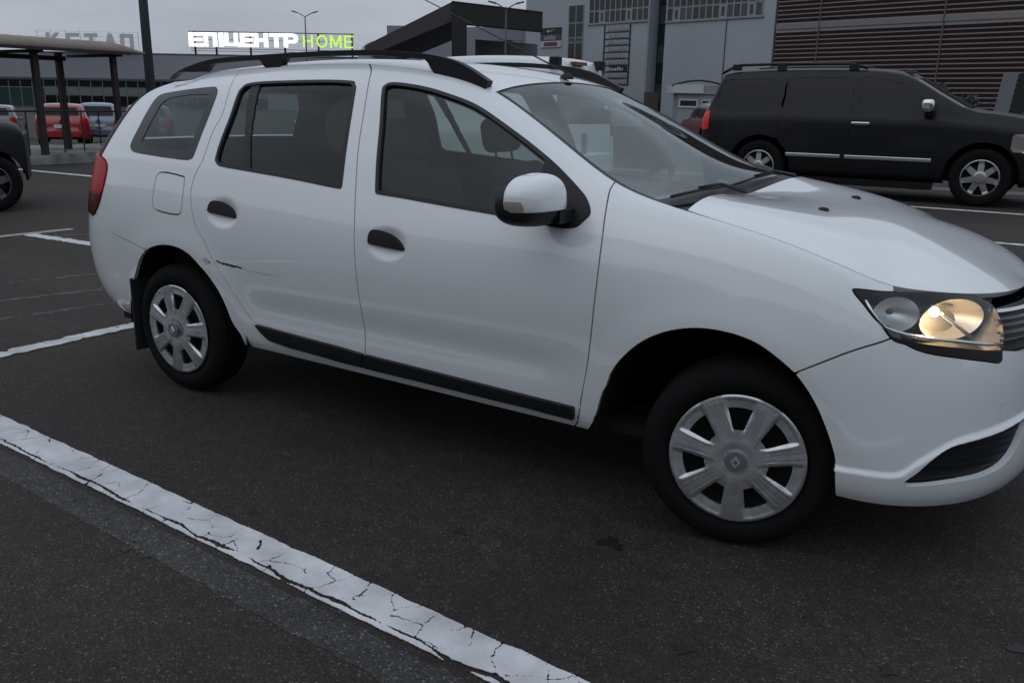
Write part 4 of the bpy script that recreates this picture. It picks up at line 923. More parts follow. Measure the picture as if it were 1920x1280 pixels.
# ---- white panel van beyond the estate car, tail towards the right
VANWHITE = mat('van_white', (.72, .74, .76), .35, coat=.8)
vprof = [(-2.95, .75), (-2.93, 1.1), (-2.86, 1.55), (-2.80, 1.78), (-2.70, 1.835), (-2.3, 1.86), (-1.6, 1.87), (-.9, 1.83), (-.45, 1.68), (.0, 1.34), (.25, 1.16), (.6, 1.08), (.85, .95), (.95, .75)]
van = lofted_car('panel_van', 'white van behind the white estate car, only its roof and tail top showing', 'van', (-7.20, 6.15, 0), math.pi, vprof,
    [(-3, 1.08), (0, 1.02), (1, .9)], 1.78, .24, (-2.10, 0), .32, VANWHITE, {'f': [(-1.0, 1.62), (-.62, 1.60), (-.05, 1.22), (.0, 1.08), (-.4, 1.06), (-1.0, 1.08)]}, tum=.22,
    rear={'rear_window': ([(-.62, 1.10), (.62, 1.10), (.56, 1.66), (-.56, 1.66)], GLOSSBLACK, -2.70, -.004), 'tail_lamp': ([(.70, .95), (1.2, .95), (1.2, 1.45), (.70, 1.45)], RED, -2.72, .006)}, plan=.10, screen=(-.42, .12))
MB().box((-2.87, -.14, 1.768), (-2.80, .14, 1.805)).build('brake_lamp', mat('brake_lamp', (.20, .01, .012), .2), van)
for y in (-.52, .56): bevel(MB().box((-2.90, y-.05, 1.73), (-2.78, y+.05, 1.84)).build('hinge_cover', PLASTIC, van), .012, 2)
# ---- parked cars beyond the shelter
def hatch_prof(H, L0=-3.25, L1=.80):
    return [(L0, .55), (L0+.02, .85), (L0+.16, 1.02), (L0+.42, 1.36*H/1.44), (L0+.75, 1.42*H/1.44), (-1.7, H), (-1.25, H-.03), (-.75, 1.22*H/1.44), (-.35, 1.0), (0, .96), (.45, .86), (L1-.08, .70), (L1, .5)]
def hatch(label, col, loc, rotz, H=1.43, group='cars parked beyond the shelter', name='hatchback'):
    p = mat('car_paint_%02d_%02d_%02d' % tuple(int(c*99) for c in col), col, .3, coat=.9)
    return lofted_car(name, label, 'car', loc, rotz, hatch_prof(H), [(-3.3, .98), (-1, .93), (0, .88), (.8, .7)], 1.70, .22, (-2.46, 0), .30, p,
        {'r': [(-2.62, H-.13), (-1.62, H-.07), (-1.62, .95), (-2.45, .98)], 'f': [(-1.55, H-.07), (-1.28, H-.09), (-.82, 1.17), (-.55, .95), (-1.0, .93), (-1.55, .94)]}, tum=.36, group=group,
        rear={'rear_window': ([(-.58, 1.03), (.58, 1.03), (.50, H-.12), (-.50, H-.12)], DARKGLASS, -2.55, -.004), 'tail_lamp': ([(.52, .72), (1.2, .72), (1.2, .98), (.60, .98)], RED, -2.98, .006), 'number_plate': ([(-.26, .62), (.26, .62), (.26, .74), (-.26, .74)], mat('number_plate', (.6, .6, .6), .4), -2.9, .006)},
        front={'headlamp': ([(.38, .60), (1.2, .60), (1.2, .76), (.50, .76)], LAMPCLEAR, .35, .005), 'grille': ([(-.34, .40), (.34, .40), (.34, .60), (-.34, .60)], PLASTIC, .5, .002)}, screen=(-1.2, -.42))
# ================================================================ buildings, signs and street furniture
CLAD = mat('grey_cladding', (.33, .365, .40), .6, noise=(.25, .07)); CLAD2 = mat('grey_cladding_long', (.245, .255, .29), .6, noise=(.1, .06)); FRAME = mat('window_frame', (.25, .27, .29), .5)
PANE = mat('facade_glass', (.012, .017, .020), .08); PANE2 = mat('facade_glass_green', (.035, .055, .055), .10); PANE3 = mat('facade_glass_brown', (.030, .028, .026), .10)
BROWN = mat('brown_cladding', (.052, .042, .043), .55, noise=(.4, .12)); DKBROWN = mat('dark_brown', (.012, .010, .011), .6); STEEL = mat('dark_steel', (.012, .012, .013), .6)
def frame3(o, ax):
    """facade frame: s along ax, z up, d out of the wall towards the viewer"""
    ax = Vector(ax).normalized(); out = Vector((ax.y, -ax.x, 0)); o = Vector(o)
    if out.dot(Vector((.76, -3.3, 0))-o) < 0: out = -out
    return lambda s, z, d=0.0: o+ax*s+Vector((0, 0, z))+out*d
def fbox(fr, s0, s1, z0, z1, d0, d1, name, m, parent, bv=0):
    V = [fr(s, z, d) for d in (d0, d1) for s, z in ((s0, z0), (s1, z0), (s1, z1), (s0, z1))]
    o = MB().add(V, [(0, 1, 2, 3), (7, 6, 5, 4), (0, 4, 5, 1), (1, 5, 6, 2), (2, 6, 7, 3), (3, 7, 4, 0)]).build(name, m, parent)
    me = o.data; bm = bmesh.new(); bm.from_mesh(me); bmesh.ops.recalc_face_normals(bm, faces=bm.faces); bm.to_mesh(me); bm.free()
    return o
def window_bay(fr, s0, s1, z0, z1, parent, m, fw=.07, d=.0, frm=None):
    """one pane in its own raised frame"""
    a, b_ = min(s0, s1), max(s0, s1); p = fbox(fr, a+fw*.3, b_-fw*.3, z0+fw*.3, z1-fw*.3, d-.05, d+.02, 'pane', m, parent)
    mbx = MB()
    for (q0, q1, r0, r1) in ((a, a+fw*.5, z0, z1), (b_-fw*.5, b_, z0, z1), (a+fw*.5, b_-fw*.5, z0, z0+fw*.5), (a+fw*.5, b_-fw*.5, z1-fw*.5, z1)):
        V = [fr(s, z, dd) for dd in (d-.02, d+.06) for s, z in ((q0, r0), (q1, r0), (q1, r1), (q0, r1))]
        mbx.add(V, [(0, 1, 2, 3), (7, 6, 5, 4), (0, 4, 5, 1), (1, 5, 6, 2), (2, 6, 7, 3), (3, 7, 4, 0)])
    mbx.build('window_frame', frm or FRAME, p)
    return p
rnd = random.Random(4)
# ---- long low wing of the shopping centre, far left
RT = (.8449, .535, 0); FW = Vector((-.535, .8449, 0)); CAMXY = Vector((.7593, -3.2993, 0))
fr = frame3(CAMXY+FW*140, RT)
wing = thing('shopping_wing', 'long low grey shopping centre wing with a band of windows', 'building', CAMXY+FW*140-Vector(RT)*50)
def wbox(fr, *a, root=None):
    o = fbox(fr, *a); o.matrix_parent_inverse = a[-1].matrix_basis.inverted() if a[-1] is not None else Matrix(); return o
def keep(root):
    """parts were written in world space: compensate for the root's own place"""
    inv = root.matrix_basis.inverted()
    for c in [o for o in bpy.data.objects if o.parent == root]: c.matrix_parent_inverse = inv
fbox(fr, -110, -15, -3, 7.4, -30, -.06, 'wall', CLAD2, wing); fbox(fr, -110, -15, 7.4, 7.55, -30, .06, 'parapet', mat('parapet', (.09, .095, .11), .6), wing)
fbox(fr, -110, -15, 3.40, 3.72, -.05, .25, 'string_course', mat('string_course', (.07, .07, .085), .6), wing)
PANELLT = mat('spandrel', (.13, .15, .155), .5)
s = -95.0
while s < -40:
    if s < -74.6: window_bay(fr, s, s+1.82, 2.25, 3.36, wing, PANE if rnd.random() > .2 else PANE3); window_bay(fr, s, s+1.82, -.7, 2.2, wing, PANE2)
    else:
        window_bay(fr, s, s+1.82, 2.38, 3.36, wing, PANE); fbox(fr, s+.03, s+1.79, 1.18, 2.30, -.03, .05, 'spandrel', PANELLT, wing); window_bay(fr, s, s+1.82, -.5, 1.14, wing, mat('dark_pane', (.008, .008, .009), .15))
    s += 1.82
keep(wing)
# ---- illuminated roof sign; letters as outlines in a 0..1 box
LET = {
 'Е': [[(0, 0), (1, 0), (1, .22), (.30, .22), (.30, .39), (.95, .39), (.95, .61), (.30, .61), (.30, .78), (1, .78), (1, 1), (.0, 1)]],
 'П': [[(0, 0), (.28, 0), (.28, .76), (.72, .76), (.72, 0), (1, 0), (1, 1), (0, 1)]],
 'І': [[(0, 0), (1, 0), (1, 1), (0, 1)]],
 'Ц': [[(0, .06), (1.02, .06), (1.02, .0), (1.16, .0), (1.16, .28), (1, .28), (1, 1), (.74, 1), (.74, .28), (.28, .28), (.28, 1), (0, 1)]],
 'Н': [[(0, 0), (.28, 0), (.28, .38), (.72, .38), (.72, 0), (1, 0), (1, 1), (.72, 1), (.72, .62), (.28, .62), (.28, 1), (0, 1)]],
 'Т': [[(.36, 0), (.64, 0), (.64, .76), (1, .76), (1, 1), (0, 1), (0, .76), (.36, .76)]],
 'Р': [[(0, 0), (.26, 0), (.26, .30), (.70, .30), (.92, .40), (1, .65), (.92, .90), (.70, 1), (0, 1), (0, .78), (.66, .78), (.74, .65), (.66, .52), (.26, .52), (.26, .775), (0, .775)]],
 'H': [[(0, 0), (.13, 0), (.13, .45), (.87, .45), (.87, 0), (1, 0), (1, 1), (.87, 1), (.87, .56), (.13, .56), (.13, 1), (0, 1)]],
 'M': [[(0, 0), (.12, 0), (.12, .75), (.46, .1), (.54, .1), (.88, .75), (.88, 0), (1, 0), (1, 1), (.86, 1), (.5, .32), (.14, 1), (0, 1)]],
 'E': [[(0, 0), (1, 0), (1, .12), (.16, .12), (.16, .45), (.9, .45), (.9, .56), (.16, .56), (.16, .88), (1, .88), (1, 1), (0, 1)]],
 'К': [[(0, 0), (.28, 0), (.28, .38), (.68, 0), (1, 0), (.5, .5), (1, 1), (.68, 1), (.28, .62), (.28, 1), (0, 1)]],
 'А': [[(0, 0), (.26, 0), (.34, .24), (.66, .24), (.74, 0), (1, 0), (.64, 1), (.36, 1)]],
 'С': [[(0, 0), (1, 0), (1, .24), (.28, .24), (.28, .76), (1, .76), (1, 1), (0, 1)]],
}
def ring_poly(n=28, wd=.13):
    a = [(.5+.5*math.cos(t), .5+.5*math.sin(t)) for t in np.linspace(.001, 2*math.pi-.001, n)]; b_ = [(.5+(.5-wd)*math.cos(t), .5+(.5-wd)*math.sin(t)) for t in np.linspace(.001, 2*math.pi-.001, n)]
    return a+b_[::-1]
LET['O'] = [ring_poly()]
def letter(fr, ch, s0, s1, z0, z1, d0, d1, m, parent):
    mb = MB()
    for poly in LET[ch]:
        mb.prism(poly, d0, d1, lambda a, b_, h: tuple(fr(s0+(s1-s0)*a, z0+(z1-z0)*b_, h)))
    o = mb.build('letter', m, parent); bm = bmesh.new(); bm.from_mesh(o.data); bmesh.ops.triangulate(bm, faces=[f for f in bm.faces if len(f.verts) > 4]); bmesh.ops.recalc_face_normals(bm, faces=bm.faces); bm.to_mesh(o.data); bm.free()
    return o
SIGNW = mat('lit_white', (.9, .9, .9), .4, emit=(1, 1, .99), estr=1.25); SIGNG = mat('lit_green', (.4, .7, .05), .4, emit=(.50, .86, .045), estr=.95)
fs = frame3(CAMXY+FW*137, RT); K = 137/125
sign = thing('roof_sign', 'lit white and green lettering sign on the grey roof', 'sign', fs(-37*K, 7.5))
xs = [(-44.72, -42.85), (-42.66, -40.94), (-40.62, -40.10), (-39.88, -38.10), (-37.72, -35.95), (-35.82, -33.98), (-33.74, -31.95), (-31.80, -29.85)]
ZZ = lambda z: 1.34+(z-1.34)*K
for ch, (a, b_) in zip('ЕПІЦЕНТР', xs):
    zb = 7.86+(a+44.7)*.006; letter(fs, ch, a*K, b_*K, ZZ(zb), ZZ(zb+1.80), .0, .35, SIGNW, sign)
for ch, (a, b_) in zip('HOME', ((-29.18, -27.90), (-27.34, -25.92), (-25.50, -24.0), (-23.56, -22.42))):
    letter(fs, ch, a*K, b_*K, ZZ(8.0), ZZ(9.62), .0, .3, SIGNG, sign)
fbox(fs, -44.8*K, -22.3*K, ZZ(9.76), ZZ(9.86), -.2, .1, 'top_rail', STEEL, sign); fbox(fs, -44.8*K, -22.3*K, ZZ(8.78), ZZ(8.83), -.25, -.15, 'middle_rail', STEEL, sign)
fbox(fs, -44.6*K, -22.3*K, ZZ(7.60), ZZ(7.66), -.2, .1, 'bottom_rail', STEEL, sign); fbox(fs, -44.6*K, -22.3*K, ZZ(7.30), ZZ(7.35), -.2, .1, 'base_rail', STEEL, sign)
for sp_ in (-44.1, -41.2, -36.5, -31.8, -27.2, -22.6): fbox(fs, sp_*K-.12, sp_*K+.12, 7.3, ZZ(9.80), -.45, -.22, 'post', STEEL, sign)
keep(sign)
# ---- unlit pale lettering on its own lattice, seen past the shelter roof
pale = mat('pale_letters', (.58, .59, .62), .6); fk = frame3(CAMXY+FW*139, RT)
ks = thing('roof_lettering', 'pale unlit lettering on a thin roof lattice behind the shelter', 'sign', fk(-65, 7.5))
for ch, a in zip('КСТАП', (-71.4, -68.4, -65.6, -62.7, -60.2)): letter(fk, ch, a, a+2.0, 7.9, 10.2, 0, .2, pale, ks)
for k in range(5): fbox(fk, -73, -57.4, 7.7+.68*k, 7.73+.68*k, -.2, -.14, 'lattice_rail', pale, ks)
for k in range(8): fbox(fk, -73+2.2*k, -72.95+2.2*k, 7.5, 10.6, -.3, -.24, 'lattice_post', pale, ks)
keep(ks)
# ---- middle wall between the wing and the tower block
fm = frame3(CAMXY+FW*95, RT)
mid = thing('link_building', 'plain dark grey link building behind the brown entrance portal', 'building', fm(-8, 0))
fbox(fm, -13.5, 6, -2, 8.7, -20, 0, 'wall', CLAD2, mid)
YEL = mat('shop_window_warm', (.16, .15, .10), .2, emit=(.9, .75, .4), estr=.035)
for i in range(5): 
    for j in range(2): window_bay(fm, -2.75+.78*i, -2.02+.78*i, 5.95+.82*j, 6.72+.82*j, mid, YEL if (i+j) % 3 else PANE3)
keep(mid)
# ---- grey block with the strip windows and the shop signs
DV = Vector((-.970, .242, 0)); G0 = Vector((-19.85, 66.5, 0)); fg = frame3(G0, DV)
blk = thing('grey_block', 'tall grey clad block with strip windows and shop signs', 'building', fg(14, 0))
fbox(fg, 12.45, 27.75, -2, 14, -18, 0, 'wall', CLAD, blk); fbox(fg, .55, 10.85, -2, 14, -18, 0, 'wall', CLAD, blk); fbox(fg, 10.85, 12.45, -2, 14, -18, -1.1, 'recess_wall', mat('recess', (.06, .07, .08), .5), blk)
for k in range(7): window_bay(fg, 11.0, 12.3, 1.6*k, 1.6*k+1.55, blk, PANE2 if k in (3, 1, 5) else PANE, d=-1.0, frm=STEEL)
def strip(s0, s1, n, z0, z1, opens):
    w = (s1-s0)/n
    for i in range(n):
        a = s0+w*i; window_bay(fg, a, a+w, z0, z0+1.05, blk, [PANE, PANE2, PANE3, PANE][rnd.randrange(4)] if i not in opens else PANE3, fw=.12 if i not in opens else .34, d=.02); window_bay(fg, a, a+w, z0+1.07, z1, blk, [PANE, PANE, PANE3][rnd.randrange(3)], fw=.10, d=.02)
strip(1.65, 10.70, 14, 8.06, 11.3, (1, 5, 12)); strip(12.65, 19.45, 11, 8.28, 11.3, (3, 8))
fbox(fg, 1.5, 10.84, 7.96, 8.05, .0, .14, 'sill', FRAME, blk); fbox(fg, 12.5, 19.6, 8.18, 8.27, .0, .14, 'sill', FRAME, blk)
for zz0, zz1, m_ in ((8.46, 10.0, PANE), (7.18, 8.42, PANE), (6.76, 7.16, PANE2), (5.2, 6.72, PANE), (3.4, 5.16, PANE)):
    window_bay(fg, 20.15, 21.05, zz0, zz1, blk, m_, d=.02, fw=.09); window_bay(fg, 21.07, 21.97, zz0, zz1, blk, m_, d=.02, fw=.09)
fbox(fg, 4.78, 4.86, -2, 7.95, .0, .05, 'panel_joint', mat('panel_joint', (.07, .075, .085), .6), blk); fbox(fg, 12.45, 12.62, -2, 14, .0, .12, 'corner_trim', FRAME, blk)
keep(blk)
# shop signs on the block
WHITE = mat('sign_white', (.42, .42, .43), .5); BLACK = mat('sign_black', (.008, .008, .009), .4); REDS = mat('sign_red', (.12, .02, .025), .5)
n1 = thing('shop_sign', 'black shop sign with a white tick beside the tall window', 'sign', fg(24.2, 7.6)); fbox(fg, 22.9, 25.6, 7.62, 8.18, .0, .12, 'board', BLACK, n1)
tick = [(24.75, 7.86), (24.62, 7.76), (24.35, 7.80), (23.55, 8.05), (24.30, 7.92), (24.52, 7.92), (24.62, 8.00)]
MB().prism(tick, .121, .15, lambda a, b_, h: tuple(fg(a, b_, h))).build('tick', WHITE, n1); keep(n1)
def text_mesh(body, size):
    cu = bpy.data.curves.new('t', 'FONT'); cu.body = body; cu.size = size; cu.extrude = .02; cu.align_x = 'CENTER'; o = bpy.data.objects.new('t', cu); COL.objects.link(o)
    bpy.context.view_layer.update(); me = bpy.data.meshes.new_from_object(o.evaluated_get(bpy.context.evaluated_depsgraph_get())); bpy.data.objects.remove(o); return me
def wall_text(body, fr, s, z, size, m, parent, d=.05):
    """lettering standing on a facade, reading left to right for the viewer"""
    me = text_mesh(body, size); p0 = fr(s, z, d); ax = (fr(1, 0)-fr(0, 0)); 
    if ax.dot(Vector(RT)) < 0: ax = -ax
    out = (fr(0, 0, 1)-fr(0, 0)); M = Matrix((ax, Vector((0, 0, 1)), out)).transposed().to_4x4(); M.translation = p0; me.transform(M)
    return link('lettering', me, m, parent)
n2 = thing('shop_sign', 'grey shop sign with white sportswear lettering below the black one', 'sign', fg(24.2, 7.0)); fbox(fg, 22.9, 25.6, 7.03, 7.60, .0, .08, 'board', mat('sign_grey', (.06, .065, .075), .5), n2); wall_text('adidas', fg, 24.3, 7.12, .62, WHITE, n2, .10); keep(n2)
n3 = thing('shop_sign', 'white shop sign with a dark red block in its middle', 'sign', fg(24.2, 6.4)); fbox(fg, 22.85, 25.55, 6.42, 7.0, .0, .12, 'board', WHITE, n3)
for k in range(6): fbox(fg, 23.35+.29*k, 23.60+.29*k, 6.53, 6.88, .121, .14, 'letter_block', REDS, n3)
keep(n3)
n4 = thing('shop_list_sign', 'tall column of pale shop names on the grey block', 'sign', fg(16.1, 3)); LISTG = mat('list_letters', (.30, .31, .33), .5)
fbox(fg, 14.55, 14.66, 2.9, 8.05, .0, .08, 'side_rail', STEEL, n4); fbox(fg, 17.5, 17.58, 2.9, 8.05, .0, .08, 'side_rail', STEEL, n4)
for r in range(9):
    zt = 7.55-.56*r
    if r == 6: fbox(fg, 14.8, 16.9, zt-.02, zt+.40, .0, .09, 'board', BLACK, n4)
    fbox(fg, 14.7, 17.45, zt-.12, zt-.06, .0, .06, 'cross_rail', STEEL, n4); a = 17.2-(.2 if r % 2 else 0)
    for k in range(rnd.randint(6, 9)):
        w = .12+.16*rnd.random(); hgt = .24+.16*rnd.random()
        if a-w < 14.85: break
        fbox(fg, a-w, a, zt, zt+hgt*.9, .092, .12, 'letter_block', LISTG if r != 6 else WHITE, n4); a -= w+.06+.05*rnd.random()
keep(n4)
# ---- slatted red building on the right
SLAT = mat('slat_dark_red', (.017, .0055, .0065), .65, spec=.25, noise=(1.5, .25)); SLATBACK = mat('slat_joint', (.27, .235, .23), .6)
slb = thing('slatted_building', 'dark red building clad in long horizontal slats', 'building', fg(-12, 0))
fbox(fg, -40, .35, -2, 15, -20, .02, 'wall', SLATBACK, slb)
zz = -.6
while zz < 14:
    if not (6.85 < zz+.1 < 7.25):
        for a, b_ in ((-40, -22.06), (-21.94, -12.06), (-11.94, -3.22), (-3.10, .33)): fbox(fg, a, b_, zz, zz+.215, .022, .045, 'slat', SLAT, slb)
    zz += .31
fbox(fg, -40, .34, 6.98, 7.34, .022, .10, 'light_band', mat('light_band', (.20, .19, .195), .6), slb)
for a in (-22, -12, -3.16): fbox(fg, a-.05, a+.05, -2, 14, .022, .10, 'pilaster', mat('pilaster', (.10, .09, .09), .6), slb)
keep(slb)
# ---- brown entrance portal
fp = frame3(CAMXY+FW*66, RT)
por = thing('entrance_portal', 'angular dark brown entrance portal jutting from the mall', 'building', fp(-3, 0))
def S66(px): return (px-960)/1631.4*66*1.03
PV = lambda px, d: ((px-960)/1631.4*d)
def quad_prism(pts, d0, d1, name, m, parent):
    o = MB().prism(pts, d0, d1, lambda a, b_, h: tuple(fp(a, b_, h))).build(name, m, parent); bm = bmesh.new(); bm.from_mesh(o.data); bmesh.ops.recalc_face_normals(bm, faces=bm.faces); bm.to_mesh(o.data); bm.free(); return o
def sz(px, py, d=66):
    o_ = CAMXY; return None
quad_prism([(-11.0, 5.05), (-4.75, 8.10), (-4.75, 6.80), (-9.5, 4.85), (-11.0, 4.5)], -14, .0, 'sloping_roof', BROWN, por)
quad_prism([(-4.72, 8.12), (1.75, 7.50), (1.75, 6.22), (-3.70, 6.62), (-3.72, -2), (-4.72, -2)], -.9, .25, 'front_frame', DKBROWN, por)
quad_prism([(-4.72, 8.16), (1.75, 7.54), (1.75, 7.50), (-4.72, 8.12)], -14, .30, 'roof_edge', STEEL, por)
quad_prism([(-3.6, 6.4), (1.7, 6.1), (1.7, -2), (-3.6, -2)], -13, -12, 'back_wall', CLAD2, por)
MB().lathe([(.01, 0), (1.3, 0), (1.5, .15), (1.5, 4), (.01, 4)], 24, lambda a, b_, h: tuple(fp(-10.6+a, 4.1+b_, -3-h))).build('round_duct', CLAD, por, True, 40)
keep(por)
# ---- car park booth
fb = frame3(CAMXY+FW*60, RT); LIGHT = mat('booth_panel', (.30, .31, .34), .5); LIGHT2 = mat('booth_frame', (.52, .54, .57), .5)
bo = thing('parking_booth', 'small white parking booth with an arched roof edge', 'booth', fb(12, 0))
fbox(fb, 10.72, 13.4, .0, 2.10, -1.8, 0, 'wall', LIGHT, bo); fbox(fb, 10.30, 12.30, 2.10, 2.66, -2.0, .35, 'fascia', LIGHT2, bo); fbox(fb, 12.31, 13.3, 2.06, 2.58, -2.0, .15, 'side_fascia', LIGHT, bo)
window_bay(fb, 10.75, 12.05, 1.18, 1.74, bo, PANE3, fw=.22, d=.03, frm=LIGHT2); window_bay(fb, 12.25, 12.82, .3, 1.70, bo, PANE3, fw=.14, d=.03, frm=LIGHT2)
fbox(fb, 12.88, 13.16, .3, 1.55, .0, .04, 'red_panel', mat('booth_red', (.16, .012, .015), .5), bo)
MB().tube([tuple(fb(10.2+3.6*k/14, 2.58+.33*math.sin(math.pi*k/14), .3)) for k in range(15)], .06, 8).build('arched_edge', STEEL, bo, True); keep(bo)
fbox(fb, 9.3, 10.2, 0, 2.2, -6, -5, 'brown_screen', mat('brown_screen', (.06, .045, .04), .7), None); tag(bpy.data.objects['brown_screen'], 'brown timber screen left of the parking booth', 'screen')
# ---- shelter on its kerbed island
ISL = mat('old_concrete', (.17, .165, .15), .9, noise=(2.4, .75, 10), bump=(12, .6))
rsk = random.Random(2)
def kerb(x0, x1, y0, y1, h):
    n = 40; V = []; F = []
    for i in range(n+1):
        y = y0+(y1-y0)*i/n; j = rsk.uniform(-.035, .035); k = rsk.uniform(-.05, .02)
        V += [(x1+j+.03, y, -.05), (x1+j*.6, y, h*.6+k*.5), (x1-.05+j, y, h+k*.7), (x0, y, h+k*.3), (x0, y, -.3)]
    for i in range(n):
        for q in range(4): F.append((5*i+q, 5*i+5+q, 5*i+6+q, 5*i+1+q))
    return V, F
V, F = kerb(-19.2, -16.22, 2.0, 14.0, .20); o = obj('traffic_island', V, F, ISL, None, True, 50); o['kind'] = 'structure'
RUST = mat('brown_paint', (.022, .012, .011), .6, noise=(8, .3)); ROOFB = mat('shelter_roof', (.235, .205, .165), .8, noise=(2, .15))
sh_ = thing('shelter', 'brown post shelter with a curved beige roof on the island', 'shelter', (-16.4, 6.5, .2))
for (x, y, r) in ((-16.4, 6.50, .055), (-17.45, 7.62, .055), (-16.4, 8.16, .05), (-17.45, 5.2, .05), (-16.4, 4.8, .05)):
    MB().box((x-r, y-r, .15), (x+r, y+r, 2.16)).build('post', RUST, sh_)
n = 60; V = []; F = []
for i in range(n+1):
    y = 3.2+5.5*i/n; taper = min(1, (8.72-y)/.55); 
    for j in range(9):
        t = j/8; x = -16.05-2.0*t**1.6; arch = math.sin(math.pi*.5*min(1, t*2.2))**.7 if t < .5 else math.cos(math.pi*.5*(t-.5)*1.2)
        V.append((x, y, 2.19+(.20*arch*taper**.6)+.012*math.sin(y*42)*.5-.0))
for i in range(n):
    for j in range(8): F.append((9*i+j, 9*i+9+j, 9*i+10+j, 9*i+1+j))
ro = obj('roof', V, F, ROOFB, sh_, True); ro.modifiers.new('solid', 'SOLIDIFY').thickness = .03
MB().box((-16.12, 3.2, 2.13), (-16.04, 8.35, 2.185)).build('edge_beam', RUST, sh_); MB().box((-17.55, 3.2, 2.0), (-17.40, 7.75, 2.09)).build('back_beam', RUST, sh_)
for y in (4.8, 6.5, 8.16): MB().box((-18.0, y-.03, 2.09), (-16.1, y+.03, 2.15)).build('cross_beam', RUST, sh_)
keep(sh_)
rl = thing('railing', 'thin black railing along the shelter island', 'railing', (-16.6, 6, .2))
MB().tube([(-16.55, 3, 1.0), (-16.55, 8.9, 1.0)], .018, 6).build('top_rail', STEEL, rl)
for k, y in enumerate((4.0, 4.9, 5.7, 6.28, 7.0, 7.42, 7.8, 8.3, 8.8)): MB().tube([(-16.55, y, .16), (-16.55, y, 1.0)], .014, 6).build('baluster', STEEL, rl)
keep(rl)
# ---- lamp posts
GREYM = mat('lamp_post_grey', (.060, .068, .080), .5)
lp = thing('lamp_post', 'thick grey lamp post rising behind the estate car roof', 'lamp post', (-17.66, 9.9, 0)); MB().tube([(0, 0, -.3), (0, 0, 9.5)], [.115, .075], 14).build('pole', GREYM, lp, True); MB().box((-.2, -.2, 0), (.2, .2, .04)).build('base_plate', GREYM, lp)
MB().tube([(0, 0, 9.5), (.5, 0, 9.8), (1.2, 0, 9.9)], .04, 8).build('arm', GREYM, lp, True); MB().box((1.1, -.12, 9.84), (1.7, .12, 9.94)).build('lamp_head', GREYM, lp)
def twin(label, p, H, sp):
    t = thing('lamp_post', label, 'lamp post', p, group='twin arm lamp posts'); MB().tube([(0, 0, -.5), (0, 0, H)], [.09, .05], 10).build('pole', GREYM, t, True)
    for s in (-1, 1):
        a = Vector(RT)*s; MB().tube([(0, 0, H-.02), tuple(a*sp*.5+Vector((0, 0, H+.28))), tuple(a*sp*.75+Vector((0, 0, H+.38)))], .035, 6).build('arm', GREYM, t, True)
        b_ = a*sp*.7+Vector((0, 0, H+.36)); MB().tube([tuple(b_), tuple(b_+a*.5+Vector((0, 0, .12)))], [.06, .05], 6).build('lamp_head', GREYM, t, True)
f85 = frame3(CAMXY+FW*85, RT); f60 = frame3(CAMXY+FW*60, RT)
twin('slim twin-arm lamp post in front of the lit roof sign', f85(-19.6, 0), 8.55, 1.05); twin('slim twin-arm lamp post beside the brown portal', f60(-.78, 0), 7.1, .95)
# ---- fence, shrubs and cabinet behind the black car
fe = thing('iron_fence', 'black iron fence in front of the slatted building', 'fence', (2, 24, 0))
for k in range(70): MB().box((-5+.22*k-.012, 23.99, 0), (-5+.22*k+.012, 24.01, 1.55)).build('picket', STEEL, fe)
for z in (.25, 1.35): MB().box((-5.1, 24.012, z), (10.4, 24.03, z+.04)).build('rail', STEEL, fe)
keep(fe)
cb = thing('metal_cabinet', 'tilted grey metal hoist frame behind the black car bonnet', 'cabinet', (-1.0, 20, 0))
GM = mat('galvanised', (.20, .215, .24), .45, .3)
MB().add([(-.20, 0, 0), (.12, 0, 0), (.32, 0, 2.16), (.02, 0, 2.16), (-.20, .25, 0), (.12, .25, 0), (.32, .25, 2.16), (.02, .25, 2.16)], [(0, 1, 2, 3), (7, 6, 5, 4), (0, 4, 5, 1), (1, 5, 6, 2), (2, 6, 7, 3), (3, 7, 4, 0)]).build('panel', GM, cb)
MB().add([(.14, .05, 0), (.40, .05, 0), (.62, .05, 2.24), (.35, .05, 2.16), (.14, .3, 0), (.40, .3, 0), (.62, .3, 2.24), (.35, .3, 2.16)], [(0, 1, 2, 3), (7, 6, 5, 4), (0, 4, 5, 1), (1, 5, 6, 2), (2, 6, 7, 3), (3, 7, 4, 0)]).build('dark_side', STEEL, cb)
LEAF = mat('shrub_leaf', (.020, .030, .016), .7, noise=(6, .4))
def shrub(label, p, r, h, n, seed):
    rs = random.Random(seed); t = thing('shrub', label, 'shrub', p, group='dark shrubs along the fence'); m = MB()
    for i in range(n):
        a, q = rs.uniform(0, 2*math.pi), rs.random()**.5; zz_ = h*rs.random()**.8; w = r*q*(1-.6*(zz_/h)**2); c = Vector((w*math.cos(a), w*math.sin(a), zz_)); e1 = Vector((rs.gauss(0, 1), rs.gauss(0, 1), rs.gauss(0, 1))).normalized()*.07; e2 = e1.orthogonal().normalized()*.035
        m.add([c-e1, c+e2, c+e1, c-e2], [(0, 1, 2, 3)])
    m.build('crown', LEAF, t); 
    for i in range(4): MB().tube([(0, 0, 0), (rs.uniform(-.3, .3)*r, rs.uniform(-.3, .3)*r, h*.6)], [.02, .008], 5).build('stem', RUST, t)
    return t
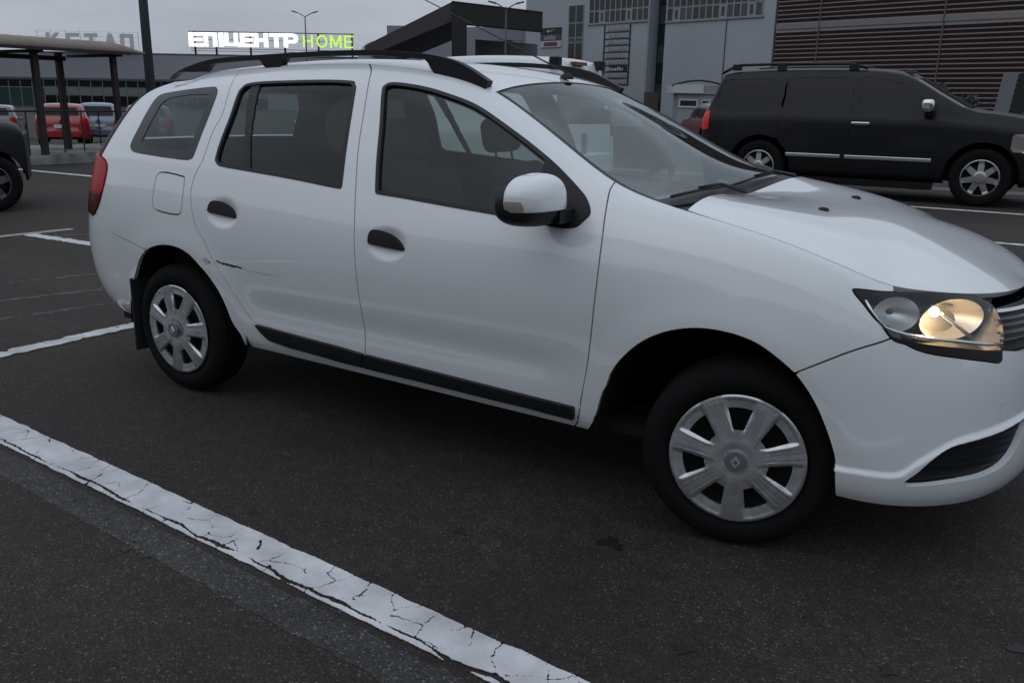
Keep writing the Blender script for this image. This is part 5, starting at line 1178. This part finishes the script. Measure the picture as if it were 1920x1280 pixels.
for k, (x, y, r, h, lb_) in enumerate(((-3.4, 22.9, .5, 1.9, 'tall dark shrub nearest the roof of the black car'), (-2.6, 22.6, .5, 2.0, 'tallest dark shrub, right of the one by the black roof'), (-1.9, 22.8, .5, 1.7, 'dark shrub directly left of the grey metal hoist frame'),
        (.6, 22.8, .6, 1.35, 'low dark shrub first to the right of the hoist frame'), (1.6, 22.6, .6, 1.5, 'low dark shrub second to the right of the hoist frame'), (2.6, 22.9, .6, 1.4, 'low dark shrub at the right edge above the black bonnet'))):
    shrub(lb_, (x, y, 0), r, h, 420, 60+k)
# ---- vehicles
hv = Vector((-.829, .561)); rh = math.atan2(hv.y, hv.x)
def at_rear_left(px_xy, z, rotz, W_=1.70):
    """place a hatchback so its left rear wheel stands at the point"""
    c, s_ = math.cos(rotz), math.sin(rotz); lx, ly = -2.46, W_/2-.1; return (px_xy[0]-(lx*c-ly*s_), px_xy[1]-(lx*s_+ly*c), z)
hatch('red hatchback parked nose away beyond the shelter posts', (.30, .014, .018), at_rear_left((-29.75, 14.02), -.42, rh), rh)
hatch('dark blue car parked to the right of the red hatchback', (.012, .024, .075), at_rear_left((-28.3, 16.4), -.42, rh), rh)
hatch('pale blue grey car roof showing behind the dark blue car', (.16, .20, .26), at_rear_left((-32.3, 17.0), -.50, rh), rh, 1.52)
hatch('dark grey car at the far left edge behind the railing', (.05, .055, .06), at_rear_left((-34.5, 11.9), -.6, rh), rh, 1.46)
hatch('small silver car half hidden left of the red hatchback', (.10, .105, .11), at_rear_left((-38.5, 16.3), -.62, rh), rh, 1.45)
hatch('red car half hidden between the estate car and the booth', (.16, .012, .016), (-10.7, 27.6, 0), 2.2, 1.44, None)
hatch('white car glimpsed beyond the fence at the right edge', (.7, .71, .73), (3.6, 30.0, 0), .2, 1.46, None)
kprof = [(-3.22, .58), (-3.22, .88), (-3.12, 1.0), (-2.75, 1.05), (-2.35, 1.18), (-1.95, 1.40), (-1.4, 1.44), (-1.0, 1.38), (-.55, 1.12), (-.2, .98), (.4, .92), (.78, .78), (.84, .55)]
ah = math.atan2(-.889, -.457); hx, hy = -9.80, 2.04
dk = lofted_car('dark_car', 'dark car with a silver wheel cut off by the left edge', 'car', (0, 0, 0), ah, kprof, [(-3.2, .98), (0, .95), (.8, .8)], 1.76, .24, (-2.82, 0), .33, mat('soot_paint', (.008, .008, .009), .45, spec=.3),
    {'r': [(-2.15, 1.24), (-1.9, 1.33), (-1.5, 1.37), (-1.5, 1.0), (-2.2, 1.02)], 'f': [(-1.42, 1.37), (-1.05, 1.32), (-.6, 1.06), (-.55, .98), (-1.42, .99)]}, glassmat=DARKGLASS, spokes=5, rr=.215, rimmat=mat('dull_alloy', (.10, .10, .105), .5, .5))
lx, ly = -2.82, .76; dk.location = (hx-(lx*math.cos(ah)-ly*math.sin(ah)), hy-(lx*math.sin(ah)+ly*math.cos(ah)), 0)
